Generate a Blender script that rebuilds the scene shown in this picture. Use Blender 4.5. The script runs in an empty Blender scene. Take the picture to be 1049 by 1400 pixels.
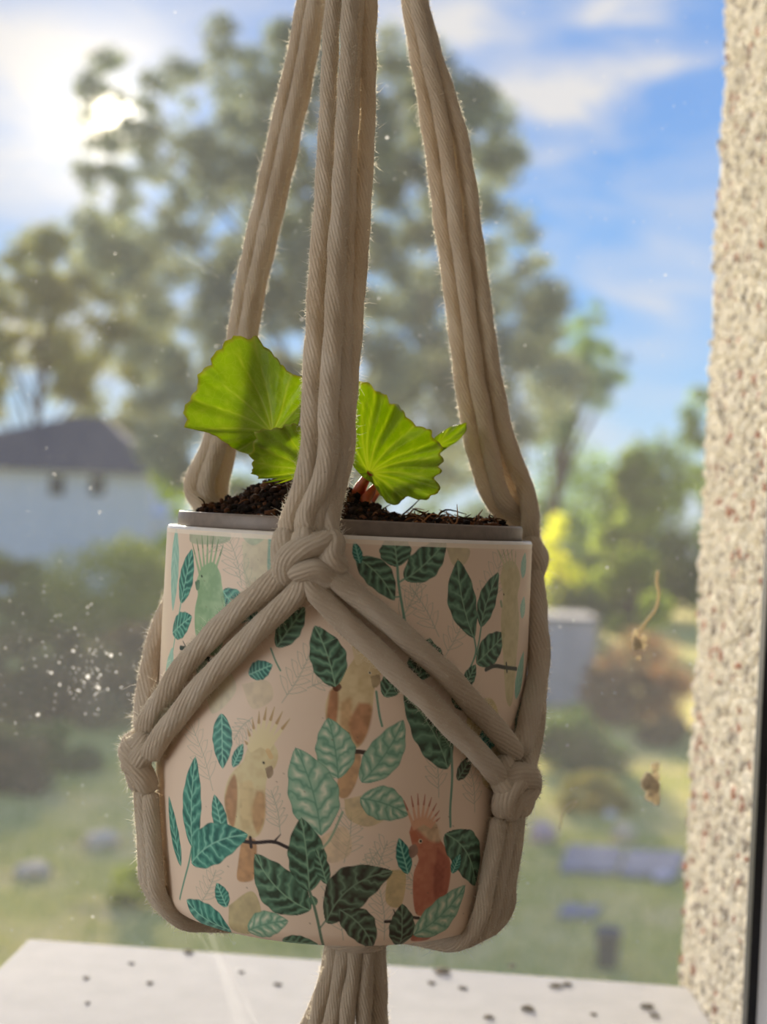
import bpy, math, random
import numpy as np
from mathutils import Vector, Matrix, noise as mnoise

rnd = random.Random(7)
rng = np.random.default_rng(11)
sc = bpy.context.scene
col = sc.collection
pi = math.pi

# ------------------------------------------------------------------ camera
F, CX, CY = 2000.0, 524.5, 700.0          # focal length in pixels of the 1049x1400 frame
ROLL = math.radians(2.7)
CAM = Vector((0, 0, 4.2))                 # upstairs window, garden at z = 0
Rv = Vector((math.cos(ROLL), 0, math.sin(ROLL)))
Uv = Vector((-math.sin(ROLL), 0, math.cos(ROLL)))
Fw = Vector((0, 1, 0))
def ray(px, py):
    return Fw + Rv * ((px - CX) / F) - Uv * ((py - CY) / F)
def P(px, py, d):
    return CAM + ray(px, py) * d
def gp(px, py):
    r = ray(px, py); return CAM + r * (-CAM.z / r.z)

cam = bpy.data.cameras.new('camera'); camo = bpy.data.objects.new('camera', cam); col.objects.link(camo)
cam.sensor_fit = 'VERTICAL'; cam.sensor_height = 36.0; cam.lens = F / 1400 * 36.0
M = Matrix(((Rv.x, Uv.x, 0, CAM.x), (Rv.y, Uv.y, -1, CAM.y), (Rv.z, Uv.z, 0, CAM.z), (0, 0, 0, 1)))
camo.matrix_world = M
cam.clip_start = 0.02; cam.clip_end = 2000
cam.dof.use_dof = True; cam.dof.focus_distance = 0.495; cam.dof.aperture_fstop = 9.5
sc.camera = camo

# ------------------------------------------------------------------ view
sc.view_settings.view_transform = 'Standard'; sc.view_settings.look = 'None'
sc.view_settings.gamma = 1.0; sc.view_settings.use_curve_mapping = False
sc.view_settings.exposure = 0.0

def lin(c):
    return tuple(((v / 255) / 12.92 if v / 255 <= 0.04045 else ((v / 255 + 0.055) / 1.055) ** 2.4) for v in c)
def lin4(c): return lin(c) + (1.0,)

# ------------------------------------------------------------------ node helper
class NT:
    def __init__(s, tree): s.t = tree; s.n = tree.nodes; s.l = tree.links; s.n.clear()
    def new(s, typ, props=None, **ins):
        nd = s.n.new(typ)
        for k, v in (props or {}).items(): setattr(nd, k, v)
        for k, v in ins.items():
            key = int(k[1:]) if k[0] == 'i' and k[1:].isdigit() else k.replace('_', ' ')
            s.put(nd.inputs[key], v)
        return nd
    def put(s, sock, v):
        if isinstance(v, bpy.types.NodeSocket): s.l.new(v, sock)
        elif isinstance(v, bpy.types.Node): s.l.new(v.outputs[0], sock)
        else: sock.default_value = v
    def m(s, op, a, b=0.0, c=0.0, clamp=False):
        nd = s.n.new('ShaderNodeMath'); nd.operation = op; nd.use_clamp = clamp
        for i, v in enumerate((a, b, c)): s.put(nd.inputs[i], v)
        return nd.outputs[0]
    def mix(s, f, a, b):
        nd = s.n.new('ShaderNodeMix'); nd.data_type = 'RGBA'
        s.put(nd.inputs['Factor'], f); s.put(nd.inputs[6], a); s.put(nd.inputs[7], b)
        return nd.outputs[2]
    def ramp(s, f, stops):
        nd = s.n.new('ShaderNodeValToRGB'); e = nd.color_ramp.elements
        while len(e) < len(stops): e.new(0.5)
        for i, (p, c) in enumerate(stops): e[i].position = p; e[i].color = c if len(c) == 4 else tuple(c) + (1,)
        s.put(nd.inputs[0], f); return nd.outputs[0]
    def noise(s, scale, detail=3, vec=None, rough=0.5, dist=0.0):
        nd = s.n.new('ShaderNodeTexNoise'); nd.inputs['Scale'].default_value = scale
        nd.inputs['Detail'].default_value = detail; nd.inputs['Roughness'].default_value = rough
        nd.inputs['Distortion'].default_value = dist
        if vec is not None: s.put(nd.inputs['Vector'], vec)
        return nd.outputs['Fac']

# ------------------------------------------------------------------ sky
SUN = ray(148, 165).normalized()
w = bpy.data.worlds.new('sky'); sc.world = w; w.use_nodes = True
g = NT(w.node_tree)
tc = g.new('ShaderNodeTexCoord').outputs['Generated']
nrm = g.new('ShaderNodeVectorMath', {'operation': 'NORMALIZE'}, i0=tc).outputs[0]
sep = g.new('ShaderNodeSeparateXYZ', None, i0=nrm)
el = g.m('ARCSINE', sep.outputs['Z'])
az = g.m('ARCTAN2', sep.outputs['X'], sep.outputs['Y'])
base = g.ramp(g.m('ADD', g.m('MULTIPLY', el, 1.0), 0.02), [
    (0.0, lin4((196, 214, 230))), (0.06, lin4((190, 222, 246))), (0.16, lin4((134, 189, 247))),
    (0.30, lin4((108, 164, 234))), (0.60, lin4((88, 142, 216))), (1.0, lin4((66, 116, 196)))])
comb = g.new('ShaderNodeCombineXYZ', None, X=g.m('MULTIPLY', az, 5.0), Y=g.m('MULTIPLY', el, 13.0), Z=0.4)
n1 = g.noise(1.5, 6, comb, 0.55, 0.5)
n2 = g.noise(4.0, 5, comb, 0.6, 0.3)
def ae(px, py):
    r = ray(px, py).normalized(); return math.atan2(r.x, r.y), math.asin(r.z)
acc = None
dist_az = g.m('ADD', az, g.m('MULTIPLY', g.m('SUBTRACT', n2, 0.5), 0.10))
dist_el = g.m('ADD', el, g.m('MULTIPLY', g.m('SUBTRACT', n1, 0.5), 0.10))
for (px, py, sx, sy, k) in [(760, 115, 70, 24, .95), (900, 100, 75, 20, .8), (640, 40, 60, 50, .8), (860, 25, 70, 26, .75), (560, 10, 80, 40, .5),
                            (720, 60, 30, 20, .3), (900, 380, 90, 12, .28), (780, 205, 80, 14, .25), (60, 60, 260, 70, .6), (30, 200, 150, 120, .55),
                            (40, 470, 120, 60, .9), (700, 560, 130, 40, .3)]:
    a0, e0 = ae(px, py)
    q1 = g.m('POWER', g.m('ABSOLUTE', g.m('DIVIDE', g.m('SUBTRACT', dist_az, a0), sx / F)), 2.0)
    q2 = g.m('POWER', g.m('ABSOLUTE', g.m('DIVIDE', g.m('SUBTRACT', dist_el, e0), sy / F)), 2.0)
    t = g.m('MULTIPLY', g.m('EXPONENT', g.m('MULTIPLY', g.m('ADD', q1, q2), -1.0)), k)
    acc = t if acc is None else g.m('ADD', acc, t)
gen = g.m('MULTIPLY', g.m('SUBTRACT', n1, 0.43), 3.2, clamp=True)
cl = g.m('ADD', g.m('MULTIPLY', acc, g.m('ADD', g.m('MULTIPLY', n2, 1.2), 0.45)), g.m('MULTIPLY', gen, 0.6), clamp=True)
skyc = g.mix(cl, base, lin4((228, 226, 228)))
dt = g.m('MAXIMUM', g.new('ShaderNodeVectorMath', {'operation': 'DOT_PRODUCT'}, i0=nrm, i1=tuple(SUN)).outputs['Value'], 0.0)
halo = g.m('ADD', g.m('MULTIPLY', g.m('POWER', dt, 90.0), 0.07), g.m('ADD', g.m('MULTIPLY', g.m('POWER', dt, 600.0), 0.55), g.m('MULTIPLY', g.m('POWER', dt, 9000.0), 9.0)))
hal = g.new('ShaderNodeVectorMath', {'operation': 'SCALE'}, i0=(1.0, 0.86, 0.64))
g.put(hal.inputs['Scale'], halo)
tot = g.new('ShaderNodeVectorMath', {'operation': 'ADD'}, i0=skyc, i1=hal.outputs[0])
bg = g.new('ShaderNodeBackground', None, Color=tot.outputs[0], Strength=1.0)
g.new('ShaderNodeOutputWorld', None, Surface=bg.outputs[0])

sl = bpy.data.lights.new('sun', 'SUN'); sl.energy = 15.0; sl.angle = math.radians(7.5); sl.color = (1.0, 0.87, 0.68)
so = bpy.data.objects.new('sun', sl); col.objects.link(so); so.location = CAM + SUN * 30
so.rotation_euler = SUN.to_track_quat('Z', 'Y').to_euler()

wl = bpy.data.lights.new('window_left_offscreen', 'AREA'); wl.shape = 'RECTANGLE'; wl.size = 1.2; wl.size_y = 1.2; wl.energy = 20.0; wl.color = (0.96, 0.98, 1.0)
wlo = bpy.data.objects.new('window_left_offscreen', wl); col.objects.link(wlo); wlo.location = (-1.885, -0.40, CAM.z + 0.15)
wlo.rotation_euler = Vector((-1, 0, 0)).to_track_quat('Z', 'Y').to_euler()      # at the left wall, shining into the room

# ------------------------------------------------------------------ object helpers
def tag(o, label=None, cat=None, group=None, kind=None):
    if label: o['label'] = label
    if cat: o['category'] = cat
    if group: o['group'] = group
    if kind: o['kind'] = kind
    return o
def empty(name, loc=(0, 0, 0)):
    o = bpy.data.objects.new(name, None); col.objects.link(o); o.location = loc; o.empty_display_size = 0.02; return o
def obj(name, me, mat, parent=None):
    o = bpy.data.objects.new(name, me); col.objects.link(o)
    if mat and not me.materials: me.materials.append(mat)
    if parent:
        o.parent = parent; o.matrix_parent_inverse = Matrix.Translation(-Vector(parent_loc(parent)))
    return o
def parent_loc(p):
    v = Vector(p.location)
    while p.parent: p = p.parent
    return v if p.type == 'EMPTY' else Vector((0, 0, 0))
def npmesh(name, v, f, cols=None, uv=None, smooth=False):
    v = np.asarray(v, dtype=np.float32); f = np.asarray(f, dtype=np.int32)
    me = bpy.data.meshes.new(name); n, k = f.shape
    me.vertices.add(len(v)); me.vertices.foreach_set('co', v.ravel())
    me.loops.add(n * k); me.loops.foreach_set('vertex_index', f.ravel())
    me.polygons.add(n); me.polygons.foreach_set('loop_start', np.arange(0, n * k, k, dtype=np.int32))
    if smooth: me.polygons.foreach_set('use_smooth', np.ones(n, dtype=bool))
    if cols is not None:
        a = me.color_attributes.new('Col', 'FLOAT_COLOR', 'POINT')
        c = np.ones((len(v), 4), dtype=np.float32); c[:, :3] = cols
        a.data.foreach_set('color', c.ravel())
    if uv is not None:
        l = me.uv_layers.new(name='UVMap'); l.data.foreach_set('uv', np.asarray(uv, dtype=np.float32)[f.ravel()].ravel())
    me.update(calc_edges=True); return me
class MB:
    def __init__(s): s.v = []; s.f = []
    def box(s, x0, x1, y0, y1, z0, z1):
        b = len(s.v)
        s.v += [(x0, y0, z0), (x1, y0, z0), (x1, y1, z0), (x0, y1, z0), (x0, y0, z1), (x1, y0, z1), (x1, y1, z1), (x0, y1, z1)]
        s.f += [tuple(b + i for i in q) for q in ((0, 3, 2, 1), (4, 5, 6, 7), (0, 1, 5, 4), (1, 2, 6, 5), (2, 3, 7, 6), (3, 0, 4, 7))]
        return s
    def prism(s, poly, z0, z1):
        b = len(s.v); n = len(poly)
        s.v += [(x, y, z0) for x, y in poly] + [(x, y, z1) for x, y in poly]
        s.f += [tuple(b + i for i in reversed(range(n))), tuple(b + n + i for i in range(n))]
        s.f += [(b + i, b + (i + 1) % n, b + n + (i + 1) % n, b + n + i) for i in range(n)]
        return s
    def faces(s, vs, fs):
        b = len(s.v); s.v += [tuple(p) for p in vs]; s.f += [tuple(b + i for i in q) for q in fs]; return s
    def mesh(s, name='m', smooth=False, bev=0):
        me = bpy.data.meshes.new(name); me.from_pydata(s.v, [], s.f)
        if bev:
            import bmesh
            bm = bmesh.new(); bm.from_mesh(me)
            bmesh.ops.recalc_face_normals(bm, faces=bm.faces)
            bmesh.ops.bevel(bm, geom=list(bm.edges), offset=bev, segments=2, affect='EDGES', profile=0.6)
            bm.to_mesh(me); bm.free()
        if smooth:
            for p in me.polygons: p.use_smooth = True
        me.update(); return me
def build(name, mb, mat, parent=None, smooth=False, bev=0): return obj(name, mb.mesh(name, smooth, bev), mat, parent)

def lathe(prof, c, n=64, close=False):
    v = []; f = []
    for r, z in prof:
        for k in range(n):
            t = 2 * pi * k / n; v.append((c[0] + r * math.sin(t), c[1] - r * math.cos(t), z))
    for i in range(len(prof) - 1):
        for k in range(n):
            f.append((i * n + k, i * n + (k + 1) % n, (i + 1) * n + (k + 1) % n, (i + 1) * n + k))
    return v, f

# ------------------------------------------------------------------ materials
def mat(name):
    m = bpy.data.materials.new(name); m.use_nodes = True; t = NT(m.node_tree)
    out = t.new('ShaderNodeOutputMaterial'); return m, t, out
def pbr(name, c, rough=0.6, noise_scale=None, amt=0.15, bump=0.0, spec=0.4, metal=0.0, bscale=None, dist=0.001):
    m, t, out = mat(name)
    b = t.new('ShaderNodeBsdfPrincipled', None, Roughness=rough, Metallic=metal)
    b.inputs['Specular IOR Level'].default_value = spec
    cc = lin4(c)
    if noise_scale:
        tcn = t.new('ShaderNodeTexCoord').outputs['Object']
        n = t.noise(noise_scale, 4, tcn)
        d = tuple(max(0, v * (1 - amt * 2)) for v in cc[:3]) + (1,); l = tuple(min(1, v * (1 + amt * 2)) for v in cc[:3]) + (1,)
        t.put(b.inputs['Base Color'], t.ramp(n, [(0.3, d), (0.7, l)]))
        if bump:
            bp = t.new('ShaderNodeBump', None, Strength=bump, Distance=dist, Height=t.noise(bscale or noise_scale * 3, 4, tcn))
            t.put(b.inputs['Normal'], bp.outputs[0])
    else: b.inputs['Base Color'].default_value = cc
    t.put(out.inputs[0], b.outputs[0]); return m
def leafy(name, trans=0.45, rough=0.6, tcol=(1.15, 1.2, 0.55), vary=0.0):
    m, t, out = mat(name)
    a = t.new('ShaderNodeAttribute', {'attribute_name': 'Col'}).outputs['Color']
    b = t.new('ShaderNodeBsdfPrincipled', None, Base_Color=a, Roughness=rough); b.inputs['Specular IOR Level'].default_value = 0.25
    tr = t.new('ShaderNodeBsdfTranslucent', None, Color=t.new('ShaderNodeVectorMath', {'operation': 'MULTIPLY'}, i0=a, i1=tcol).outputs[0])
    mx = t.new('ShaderNodeMixShader', None, i0=trans, i1=b.outputs[0], i2=tr.outputs[0])
    t.put(out.inputs[0], mx.outputs[0]); return m
def attrmat(name, rough=0.8, spec=0.2, bump=0, bscale=100, dist=.001):
    m, t, out = mat(name)
    a = t.new('ShaderNodeAttribute', {'attribute_name': 'Col'}).outputs['Color']
    b = t.new('ShaderNodeBsdfPrincipled', None, Base_Color=a, Roughness=rough); b.inputs['Specular IOR Level'].default_value = spec
    if bump:
        bp = t.new('ShaderNodeBump', None, Strength=bump, Distance=dist, Height=t.noise(bscale, 4, t.new('ShaderNodeTexCoord').outputs['Object']))
        t.put(b.inputs['Normal'], bp.outputs[0])
    t.put(out.inputs[0], b.outputs[0]); return m

M_plaster = pbr('plaster', (234, 228, 220), 0.8, 6, 0.03, 0.2)
M_pvc = pbr('pvc', (222, 222, 226), 0.35, 60, 0.02, 0.05)
M_rubber = pbr('rubber', (30, 31, 36), 0.6, 80, 0.1)
M_sill = pbr('sill_paint', (190, 188, 187), 0.9, 45, 0.03, 0.15, spec=.1)
M_render = pbr('wall_render', (190, 176, 150), 0.9, 90, 0.12, 0.5)
M_pebble = attrmat('pebble', 0.75, 0.3)
M_leafout = leafy('garden_leaf', 0.5)
M_treeleaf = leafy('tree_leaf', 0.5, tcol=(1.05, 1.05, .8))
M_bark = pbr('bark', (78, 66, 56), 0.9, 12, 0.2, 0.5)
M_iron = pbr('black_iron', (28, 28, 30), 0.5, 90, 0.1, 0.1, metal=0.6)
M_wood = pbr('turned_wood', (176, 128, 80), 0.5, 70, 0.12, 0.1)
M_grit = pbr('grit', (96, 84, 66), 0.9, 400, 0.25)
M_stone = pbr('garden_stone', (244, 206, 168), 0.85, 8, 0.12, 0.3)
M_crumb = attrmat('soil_crumb', 0.95, 0.1)

# ------------------------------------------------------------------ setting: room and window
CZ = CAM.z
YG = 0.668                                  # glass plane
wx0, wx1, wz0, wz1 = -0.222, 0.1758, CZ - 0.262, CZ + 0.50     # daylight opening of the window
def struct(name, mb, m, label, cat, bev=0):
    return tag(build(name, mb, m, None, bev=bev), label, cat, kind='structure')
RX0, RX1, RY0, RZ0, RZ1 = -1.9, 1.6, -2.9, CZ - 1.25, CZ + 1.25
mb = MB()
mb.box(RX0, wx0 - .06, .63, .74, RZ0, RZ1); mb.box(wx1 + .06, RX1, .63, .74, RZ0, RZ1)
mb.box(wx0 - .06, wx1 + .06, .63, .74, wz1 + .06, RZ1); mb.box(wx0 - .06, wx1 + .06, .63, .74, RZ0, wz0 - .06)
struct('wall_front', mb, M_plaster, 'off white plastered room wall around the window', 'wall')
struct('wall_back', MB().box(RX0, RX1, RY0 - .1, RY0, RZ0, RZ1), M_plaster, 'off white plastered wall facing the window', 'wall')
struct('wall_left', MB().box(RX0 - .1, RX0, RY0 - .1, .74, RZ0, RZ1), M_plaster, 'off white plastered side wall of the room', 'wall')
struct('wall_inner_right', MB().box(RX1, RX1 + .1, RY0 - .1, .74, RZ0, RZ1), M_plaster, 'off white plastered side wall of the room', 'wall')
struct('ceiling', MB().box(RX0 - .1, RX1 + .1, RY0 - .1, .74, RZ1, RZ1 + .1), M_plaster, 'plain off white ceiling of the room', 'ceiling')
struct('floor', MB().box(RX0 - .1, RX1 + .1, RY0 - .1, .74, RZ0 - .1, RZ0), pbr('floor_wood', (168, 142, 116), 0.5, 5, 0.1), 'brown wooden floor of the room', 'floor')

win = tag(empty('window_1', ((wx0 + wx1) / 2, YG, wz0 - .06)), 'dusty single window pane in a pale plastic frame with black seal', 'window', kind='structure')
fr = MB()
fr.box(wx0 - .06, wx0 - .0045, .636, .676, wz0 - .06, wz1 + .06); fr.box(wx1 + .0045, wx1 + .06, .636, .676, wz0 - .06, wz1 + .06)
fr.box(wx0 - .0045, wx1 + .0045, .636, .676, wz1 + .0045, wz1 + .06); fr.box(wx0 - .0045, wx1 + .0045, .636, .676, wz0 - .06, wz0 - .0045)
build('frame', fr, M_pvc, win)
for sx, xe in ((1, wx1), (-1, wx0)):
    pl = [(xe + sx * .0042, .6638), (xe + sx * .020, .6300), (xe + sx * .030, .6300), (xe + sx * .030, .6632)]
    build('glazing_bead', MB().prism(pl if sx < 0 else list(reversed(pl)), wz0, wz1), M_pvc, win)
gk = MB()
for x0, x1, z0, z1 in ((wx0 - .0045, wx0, wz0 - .0045, wz1 + .0045), (wx1, wx1 + .0045, wz0 - .0045, wz1 + .0045), (wx0, wx1, wz1, wz1 + .0045), (wx0, wx1, wz0 - .0045, wz0)):
    gk.box(x0, x1, .664, .6735, z0, z1)
build('gasket', gk, M_rubber, win)
# glass: clear pane with a thin film of dust
m, t, out = mat('dusty_glass')
tco = t.new('ShaderNodeTexCoord').outputs['Object']
film = t.m('ADD', t.m('MULTIPLY', t.noise(7, 5, tco), 0.032), t.m('MULTIPLY', t.noise(60, 5, tco, .7), 0.012))
fine = t.m('MULTIPLY', t.m('GREATER_THAN', t.noise(900, 2, tco), 0.70), 0.06)
tr = t.new('ShaderNodeBsdfTransparent', None, Color=(0.985, 0.99, 0.988, 1))
gl = t.new('ShaderNodeBsdfGlossy', None, Roughness=0.02)
fz = t.new('ShaderNodeFresnel', None, IOR=1.3)
a1 = t.new('ShaderNodeMixShader', None, i0=t.m('MULTIPLY', fz.outputs[0], 0.6), i1=tr.outputs[0], i2=gl.outputs[0])
du = t.new('ShaderNodeBsdfTranslucent', None, Color=(0.9, 0.92, 0.95, 1))
a2 = t.new('ShaderNodeMixShader', None, i0=t.m('ADD', film, fine), i1=a1.outputs[0], i2=du.outputs[0])
t.put(out.inputs[0], a2.outputs[0]); M_glass = m
GP = MB().faces([(wx0 - .003, YG, wz0 - .003), (wx1 + .003, YG, wz0 - .003), (wx1 + .003, YG, wz1 + .003), (wx0 - .003, YG, wz1 + .003)], [(0, 1, 2, 3)])
GP = MB().box(wx0 - .003, wx1 + .003, YG, YG + .004, wz0 - .003, wz1 + .003)
pane = build('pane', GP, M_glass, win)

def blob(c, r, seed=0, squash=(1, 1, 1), rough=.25, sub=1):
    """low rough stone: displaced octa/icosphere, returns verts, tris"""
    t_ = (1 + 5 ** .5) / 2
    V = np.array([(-1, t_, 0), (1, t_, 0), (-1, -t_, 0), (1, -t_, 0), (0, -1, t_), (0, 1, t_), (0, -1, -t_), (0, 1, -t_), (t_, 0, -1), (t_, 0, 1), (-t_, 0, -1), (-t_, 0, 1)], float)
    V /= np.linalg.norm(V[0])
    Fc = [(0, 11, 5), (0, 5, 1), (0, 1, 7), (0, 7, 10), (0, 10, 11), (1, 5, 9), (5, 11, 4), (11, 10, 2), (10, 7, 6), (7, 1, 8), (3, 9, 4), (3, 4, 2), (3, 2, 6), (3, 6, 8), (3, 8, 9), (4, 9, 5), (2, 4, 11), (6, 2, 10), (8, 6, 7), (9, 8, 1)]
    for _ in range(sub):
        V = list(map(tuple, V)); mid = {}; nf = []
        def mp(a, b):
            k = (min(a, b), max(a, b))
            if k not in mid:
                p = np.array(V[a]) + np.array(V[b]); p /= np.linalg.norm(p); mid[k] = len(V); V.append(tuple(p))
            return mid[k]
        for a, b, c_ in Fc:
            x, y, z = mp(a, b), mp(b, c_), mp(c_, a); nf += [(a, x, z), (b, y, x), (c_, z, y), (x, y, z)]
        Fc = nf; V = np.array(V)
    rg = np.random.default_rng(seed)
    off = np.array([mnoise.noise(Vector(p) * 1.7 + Vector((seed * 3.1, 0, 0))) for p in V])
    V = V * (1 + rough * 2 * off + rough * .4 * (rg.random(len(V)) - .5))[:, None] * np.array(squash) * r + np.array(c)
    return V, np.array(Fc)

# dust specks and smears on the inside of the glass
V = []; Fs = []; nb = 0
def speck(px, py, s):
    global nb
    c = P(px, py, YG - .0002); k = rnd.uniform(.7, 1.4); q = []
    for i in range(6):
        a = i * pi / 3; q.append((c.x + s * k * math.cos(a) * rnd.uniform(.7, 1.2), YG - .0001, c.z + s * math.sin(a) * rnd.uniform(.7, 1.2)))
    V.extend(q + [(c.x, YG - .0005 - s * .3, c.z)]); Fs.extend([(nb + i, nb + (i + 1) % 6, nb + 6) for i in range(6)]); nb += 7
for i in range(620): speck(rnd.uniform(-20, 1040), rnd.uniform(-10, 1290), rnd.choice((.00014, .0002, .00028, .0003)))
for i in range(60): speck(rnd.uniform(-20, 1040), rnd.uniform(-10, 1290), rnd.uniform(.0003, .00055))
for i in range(90):
    speck(rnd.gauss(122, 22), rnd.gauss(918, 28), rnd.uniform(.00015, .0005))
for i in range(40): speck(rnd.gauss(60, 40), rnd.gauss(900, 50), rnd.uniform(.00015, .0004))
for (x, y, s) in ((529, 188, .0007), (152, 896, .001), (120, 925, .0012), (135, 940, .0009), (52, 977, .0008), (100, 890, .0007), (70, 920, .0007)): speck(x, y, s)
m, t, out = mat('dust'); tr = t.new('ShaderNodeBsdfTranslucent', None, Color=(.75, .75, .75, 1)); df = t.new('ShaderNodeBsdfDiffuse', None, Color=(.8, .8, .8, 1))
mx = t.new('ShaderNodeMixShader', None, i0=.6, i1=df.outputs[0], i2=tr.outputs[0]); t.put(out.inputs[0], mx.outputs[0]); M_dust = m
tag(obj('dust_speck', npmesh('dust', V, Fs), M_dust, pane), kind='stuff')

# pebbledash reveal on the right
XW = 0.1885; Y0, Y1 = 0.697, 0.862
wr = tag(build('wall_right', MB().box(XW + .002, XW + .55, Y0 - .001 if False else .742, Y1, CZ - .8, CZ + .9), M_render), 'pebbledashed outside wall beside the window, cream chips with rust flecks', 'wall', kind='structure')
build('reveal', MB().box(XW + .002, XW + .06, .6765, .742, CZ - .262, CZ + .50), M_render, wr)
tpl, tf = blob((0, 0, 0), 1, 3, (1, 1, 1), .0, 0)
def pebbles(n_y, n_z, y0, y1, z0, z1, axis):
    vs = []; fs = []; cs = []; b = 0
    for i in range(n_y):
        for j in range(n_z):
            y = y0 + (i + rng.random()) / n_y * (y1 - y0); z = z0 + (j + rng.random()) / n_z * (z1 - z0)
            r = rng.uniform(.0016, .0033) * (1.35 if rng.random() < .08 else 1)
            q = tpl * (1 + .25 * (rng.random((12, 1)) - .5)) * np.array([rng.uniform(.5, 1.0), rng.uniform(.7, 1.2), rng.uniform(.8, 1.5)]) * r
            dep = rng.uniform(-.0006, .0016)
            if axis == 0: q = q + np.array([XW + .002 - dep, y, z])
            else: q = q[:, [1, 0, 2]] + np.array([y, Y1 + dep, z])
            nzv = mnoise.noise(Vector((y * 40, z * 40, 3)))
            k = rng.random()
            c = np.array(lin((232, 222, 200))) * rng.uniform(.75, 1.12)
            if k < .22: c = np.array(lin((238, 228, 208))) * rng.uniform(.9, 1.05)
            if k > .93 and nzv > -.1: c = np.array(lin((176, 116, 88))) * rng.uniform(.6, 1.15)
            elif k > .86: c = np.array(lin((160, 146, 130))) * rng.uniform(.7, 1.1)
            vs.append(q); fs.append(tf + b); cs.append(np.repeat(c[None], 12, 0)); b += 12
    return npmesh('pebble', np.vstack(vs), np.vstack(fs), np.vstack(cs), None, True)
tag(obj('pebble_chips', pebbles(44, 180, Y0, Y1, CZ - .275, CZ + .42, 0), M_pebble, wr), 'cream and rust stone chips set in the render', kind='stuff')
tag(obj('pebble_chips', pebbles(12, 200, XW, XW + .04, CZ - .275, CZ + .42, 1), M_pebble, wr), kind='stuff')
def clump(name, px, py, d, r, c, label, cat, n=7, parent=None, seed=1, spread=1.0):
    vs = []; fs = []; b = 0
    for i in range(n):
        cc = P(px + rnd.gauss(0, 1) * r / d * F * .55 * spread, py + rnd.gauss(0, 1) * r / d * F * .7 * spread, d - rnd.random() * r * .3)
        v, f = blob(cc, r * rnd.uniform(.25, .5), seed + i, (1, .6, 1.2), .3, 1); vs.append(v); fs.append(f + b); b += len(v)
    return npmesh(name, np.vstack(vs), np.vstack(fs), None, None, True)

# outside sill
zs = CZ - .265
def onz(px, py, z):
    r = ray(px, py); return CAM + r * ((z - CAM.z) / r.z)
pA = onz(40, 1283, zs); pB = onz(-6, 1328, zs); pC = onz(908, 1346, zs)
dirl = (pB - pA).normalized(); q = pA + dirl * ((.692 - pA.y) / dirl.y)
poly = [(pA.x, pA.y), (q.x, .692), (XW + .0, .692), (XW + .0, pC.y - .002), (pC.x, pC.y)]
sill = tag(build('trim_1', MB().prism(list(reversed(poly)), zs - .035, zs), M_sill, None, bev=.0015), 'white painted outside sill speckled with grit under the window', 'sill', kind='structure')
for (px, py, s) in ((258, 1303, 5), (700, 1322, 4), (760, 1349, 6), (775, 1347, 5), (722, 1381, 7), (118, 1338, 3.5), (205, 1345, 3.5), (885, 1378, 7), (895, 1390, 5), (590, 1345, 4),
                    (633, 1352, 4), (180, 1318, 3), (605, 1330, 8), (380, 1347, 4), (668, 1392, 5), (330, 1330, 3), (812, 1388, 3.5), (120, 1372, 3)):
    c = onz(px, py, zs); r = s / F * c.y
    v, f = blob((c.x, c.y, c.z + r * .35), r, int(px), (1.4, 1, .55), .3, 1)
    tag(obj('grit_crumb', npmesh('grit', v, f), M_grit), 'small brown crumb of grit lying on the white outside sill', 'grit', 'crumbs of grit on the sill')

# dried seeds stuck to the glass
M_husk = leafy('dry_husk', .45, .8, (1, 1, .95))
def husk(px, py, r, n, label, stalk=None, seed=3):
    vs = []; fs = []; b = 0
    root = tag(empty('dried_seed_head', P(px, py, YG - .003)), label, 'seed head')
    for i in range(n):
        d_ = YG - .0022
        c = P(px + rnd.gauss(0, 1) * r * .5, py + rnd.gauss(0, 1) * r * .8, d_)
        v, f = blob((c.x, YG - .0016, c.z), r / F * YG * rnd.uniform(.35, .6), seed + i, (1, .35, 1.3), .35, 1); vs.append(v); fs.append(f + b); b += len(v)
    v = np.vstack(vs); cs = np.repeat(np.array(lin((250, 240, 220)))[None], len(v), 0) * rng.uniform(.7, 1.1, (len(v), 1))
    obj('husk', npmesh('husk', v, np.vstack(fs), cs, None, True), M_husk, root)
    if stalk:
        pts = [P(x, y, YG - .0016) for x, y in stalk]
        vs, fs = tube_simple(pts, [.0007] * len(pts))
        obj('stalk', npmesh('stalk', vs, fs, np.repeat(np.array(lin((226, 214, 186)))[None], len(vs), 0), None, True), M_husk, root)
def catmull(pts, step):
    pts = [np.array(p, float) for p in pts]
    p = [2 * pts[0] - pts[1]] + pts + [2 * pts[-1] - pts[-2]]
    out = []
    for i in range(1, len(p) - 2):
        L = np.linalg.norm(p[i + 1] - p[i]); n = max(2, int(L / step))
        for k in range(n):
            t = k / n; t2 = t * t; t3 = t2 * t
            out.append(.5 * (2 * p[i] + (p[i + 1] - p[i - 1]) * t + (2 * p[i - 1] - 5 * p[i] + 4 * p[i + 1] - p[i + 2]) * t2 + (3 * p[i] - p[i - 1] - 3 * p[i + 1] + p[i + 2]) * t3))
    out.append(pts[-1]); return np.array(out)
def frames(c):
    T = np.gradient(c, axis=0); T /= np.linalg.norm(T, axis=1)[:, None] + 1e-12
    N = np.zeros_like(T); a = np.array([0, -1, 0.]) if abs(T[0][1]) < .9 else np.array([1., 0, 0])
    n = a - T[0] * a.dot(T[0]); n /= np.linalg.norm(n)
    for i in range(len(c)):
        n = n - T[i] * n.dot(T[i]); n /= np.linalg.norm(n); N[i] = n
    return T, N, np.cross(T, N)
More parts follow.
